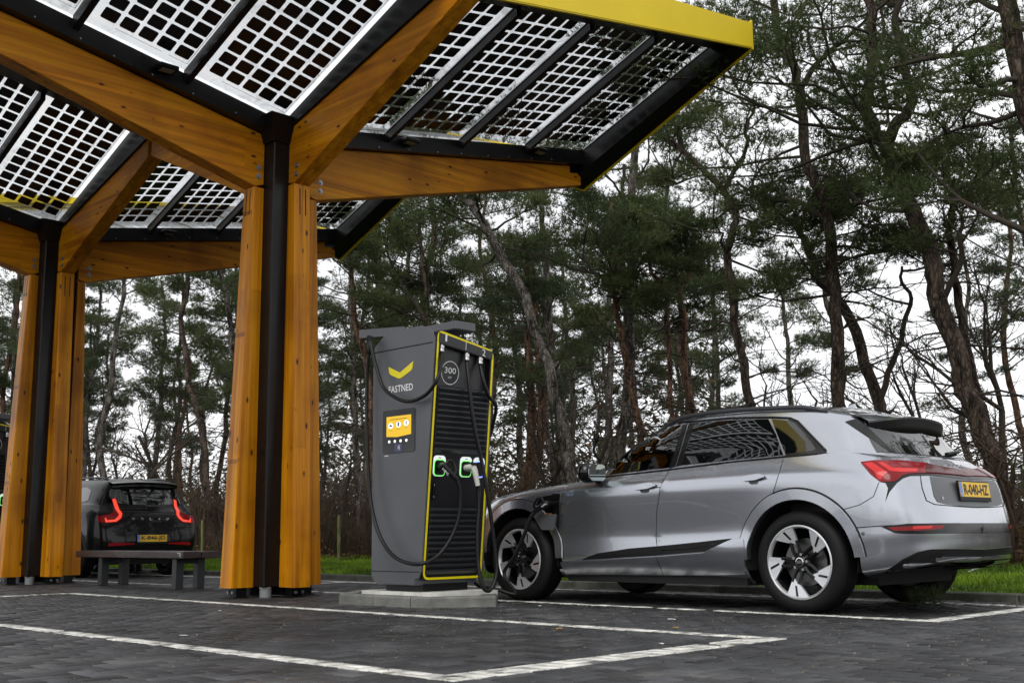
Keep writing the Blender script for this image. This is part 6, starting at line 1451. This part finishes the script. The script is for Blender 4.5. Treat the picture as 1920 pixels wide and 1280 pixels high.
V = np.stack([c-d1,c+d2,c+d1,c-d2],1).reshape(-1,3); me = np_mesh('dead_leaves', V, np.arange(nl*4).reshape(-1,4), ['dead_leaves'], 4); link('dead_leaves', me, kind='stuff', label='brown dead leaves and bracken on the forest floor', cat='leaf litter')
# greenish stakes on the verge
for (x, y0, y1, lab) in ((634,1047,965,'thin pale green stake on the verge left of the charger'),(378,1062,975,'thin pale green stake on the verge left of the near column')):
    b_ = px_plane(0, 12.4, x, y0); t_ = px_plane(0, 12.4, x+2, y1); b_[2] = ground_z(12.4,b_[1])-.02; mb = MB(); mb.tube(wob([b_, (b_+t_)/2, t_], .006, R, 4), [.026]*8+[.020], 8); o = mb.build('stake', 'stick_green', None, smooth=True); tag(o, lab, 'stake')

# the far wood beyond the individual trees
nf = 110000; X = R.uniform(30, 62, nf); Yy = R.uniform(-4, 95, nf); dxy = np.stack([X,Yy,np.zeros(nf)],1)-CAM_POS; pxx = 960+F_PX*(dxy@CR)/np.maximum(dxy@CF,1)
top = (4.2+1.9*np.sin(Yy*.33+X*.2)+1.4*np.sin(Yy*.91+2)+R.normal(0,.8,nf))*np.where(pxx > 1350, .55, np.where(pxx < 420, .95, 1.55)); zz = np.maximum(.2, R.beta(1.0,1.35,nf)*top+.3)
c = np.stack([X,Yy,zz],1); d1 = unit(R.normal(0,1,(nf,3))*np.array([1,1,.8]))*R.uniform(.10,.26,(nf,1)); d2 = unit(np.cross(d1,R.normal(0,1,(nf,3))))*R.uniform(.025,.085,(nf,1))
V = np.stack([c-d1,c+d2,c+d1,c-d2],1).reshape(-1,3); me = np_mesh('distant_wood', V, np.arange(nf*4).reshape(-1,4), ['needles_far','dead_leaves','twig'], 4, mi=R.choice(3, nf, p=[.45,.30,.25]))
link('distant_wood', me, kind='stuff', label='hazy mass of the far wood between the trunks', cat='wood')
# ------------------------------------------------------------------ litter on the paving
def leaf(x, y, mat, label, s=.03, cat='leaf', name='fallen_leaf'):
    p = px_plane(2, .008, x, y); a = random.uniform(0,6.28); mb = MB(); ca, sa = math.cos(a), math.sin(a); q = []
    for k in range(10):
        t = 2*math.pi*k/10; u, v = s*math.cos(t), s*.55*math.sin(t); q.append((p[0]+u*ca-v*sa, p[1]+u*sa+v*ca, .008+.35*abs(v)+.15*abs(u)))
    mb.add(q+[(p[0],p[1],.007)], [(k,(k+1)%10,10) for k in range(10)]); o = mb.build(name, mat, None); tag(o, label, cat)
blade_mat('grit', [(0.3,(0.10,0.08,0.045)),(0.6,(0.24,0.20,0.12)),(0.8,(0.38,0.36,0.30))], 0.1, 6.0); flat('leaf_yellow', (.55,.30,.04), .6); flat('scrap_white', (.7,.7,.68), .6)
leaf(1050,1179,'leaf_yellow','fallen yellow leaf on the paving below the bay line, left one',.035); leaf(1266,1177,'leaf_yellow','small yellow leaf beside the bay line before the silver car',.03)
leaf(1258,1162,'scrap_white','white scrap on the paving before the rear door',.04,'scrap','paper_scrap'); leaf(1012,1136,'scrap_white','white scrap near the front wheel of the silver car',.03,'scrap','paper_scrap'); leaf(1240,1207,'scrap_white','white scrap inside the near bay',.025,'scrap','paper_scrap'); leaf(343,1192,'scrap_white','white scrap between the left bay lines',.03,'scrap','paper_scrap'); leaf(412,1145,'scrap_white','white scrap near the foot of the near column',.025,'scrap','paper_scrap')
# pine sprig on the line behind the silver car
c = px_plane(2, .01, 1735, 1140); rng = np.random.default_rng(3); Cn = np.array([c])+rng.uniform(-.12,.12,(46,3))*np.array([1,1,.35])+np.array([0,0,.07]); V, F_ = needles_geo(Cn, unit(rng.normal(0,1,(46,3))+np.array([0,0,.8])), 8, .13, .003, rng)
V[:,2] = np.maximum(V[:,2], .006); o = link('pine_sprig', np_mesh('pine_sprig', V, F_, ['needles_far'])); tag(o, 'broken pine sprig lying on the white line behind the silver car', 'sprig')
# fine litter
nl = 16000; X = R.uniform(2,9.9,nl); Yy = R.uniform(2,14,nl); k_ = R.random(nl) < np.clip(.16+.75*np.exp(-((X-6.6)**2)/2.2)*np.exp(-((Yy-5.5)**2)/8)+.3*(X>9.5),0,1); X, Yy = X[k_], Yy[k_]; nl = len(X)
cc = np.stack([X,Yy,np.full(nl,.005)],1); a = R.uniform(0,6.28,nl); l = R.uniform(.003,.016,nl); d1 = np.stack([np.cos(a)*l,np.sin(a)*l,R.uniform(-.002,.004,nl)],1); d2 = np.stack([-np.sin(a),np.cos(a),np.zeros(nl)],1)*R.uniform(.0015,.005,nl)[:,None]
V = np.stack([cc-d1,cc+d2,cc+d1+np.array([0,0,.003]),cc-d2],1).reshape(-1,3); link('litter', np_mesh('litter', V, np.arange(nl*4).reshape(-1,4), ['grit'], 4), kind='stuff', label='fine pine litter and grit scattered on the paving', cat='litter')
# moss and weeds along island and kerb foot
V, F_ = [], []
# shoes seen beneath the black car
for i, (x, y) in enumerate(((258,1075),(270,1071))):
    p = px_plane(0, 9.72, x, y); p[2] = 0; mb = MB(); G = []
    for k in range(9):
        t = k/8; w_ = .045*(math.sin(math.pi*min(1,.12+t*.95))**.5); hh = .055+.05*(1-t)**1.5
        G.append([(p[0]-.14+.28*t, p[1]+w_*math.cos(b), max(0,.0+hh*math.sin(b))) for b in np.linspace(0, math.pi, 8)])
    mb.grid(G); mb.tube([(p[0]-.10,p[1],.06),(p[0]-.10,p[1],.16)], [.05,.055], 10); o = mb.build('shoe', 'shoe', None, smooth=True); tag(o, ('dark shoe under the black car, left one','dark shoe under the black car, right one')[i], 'shoe')
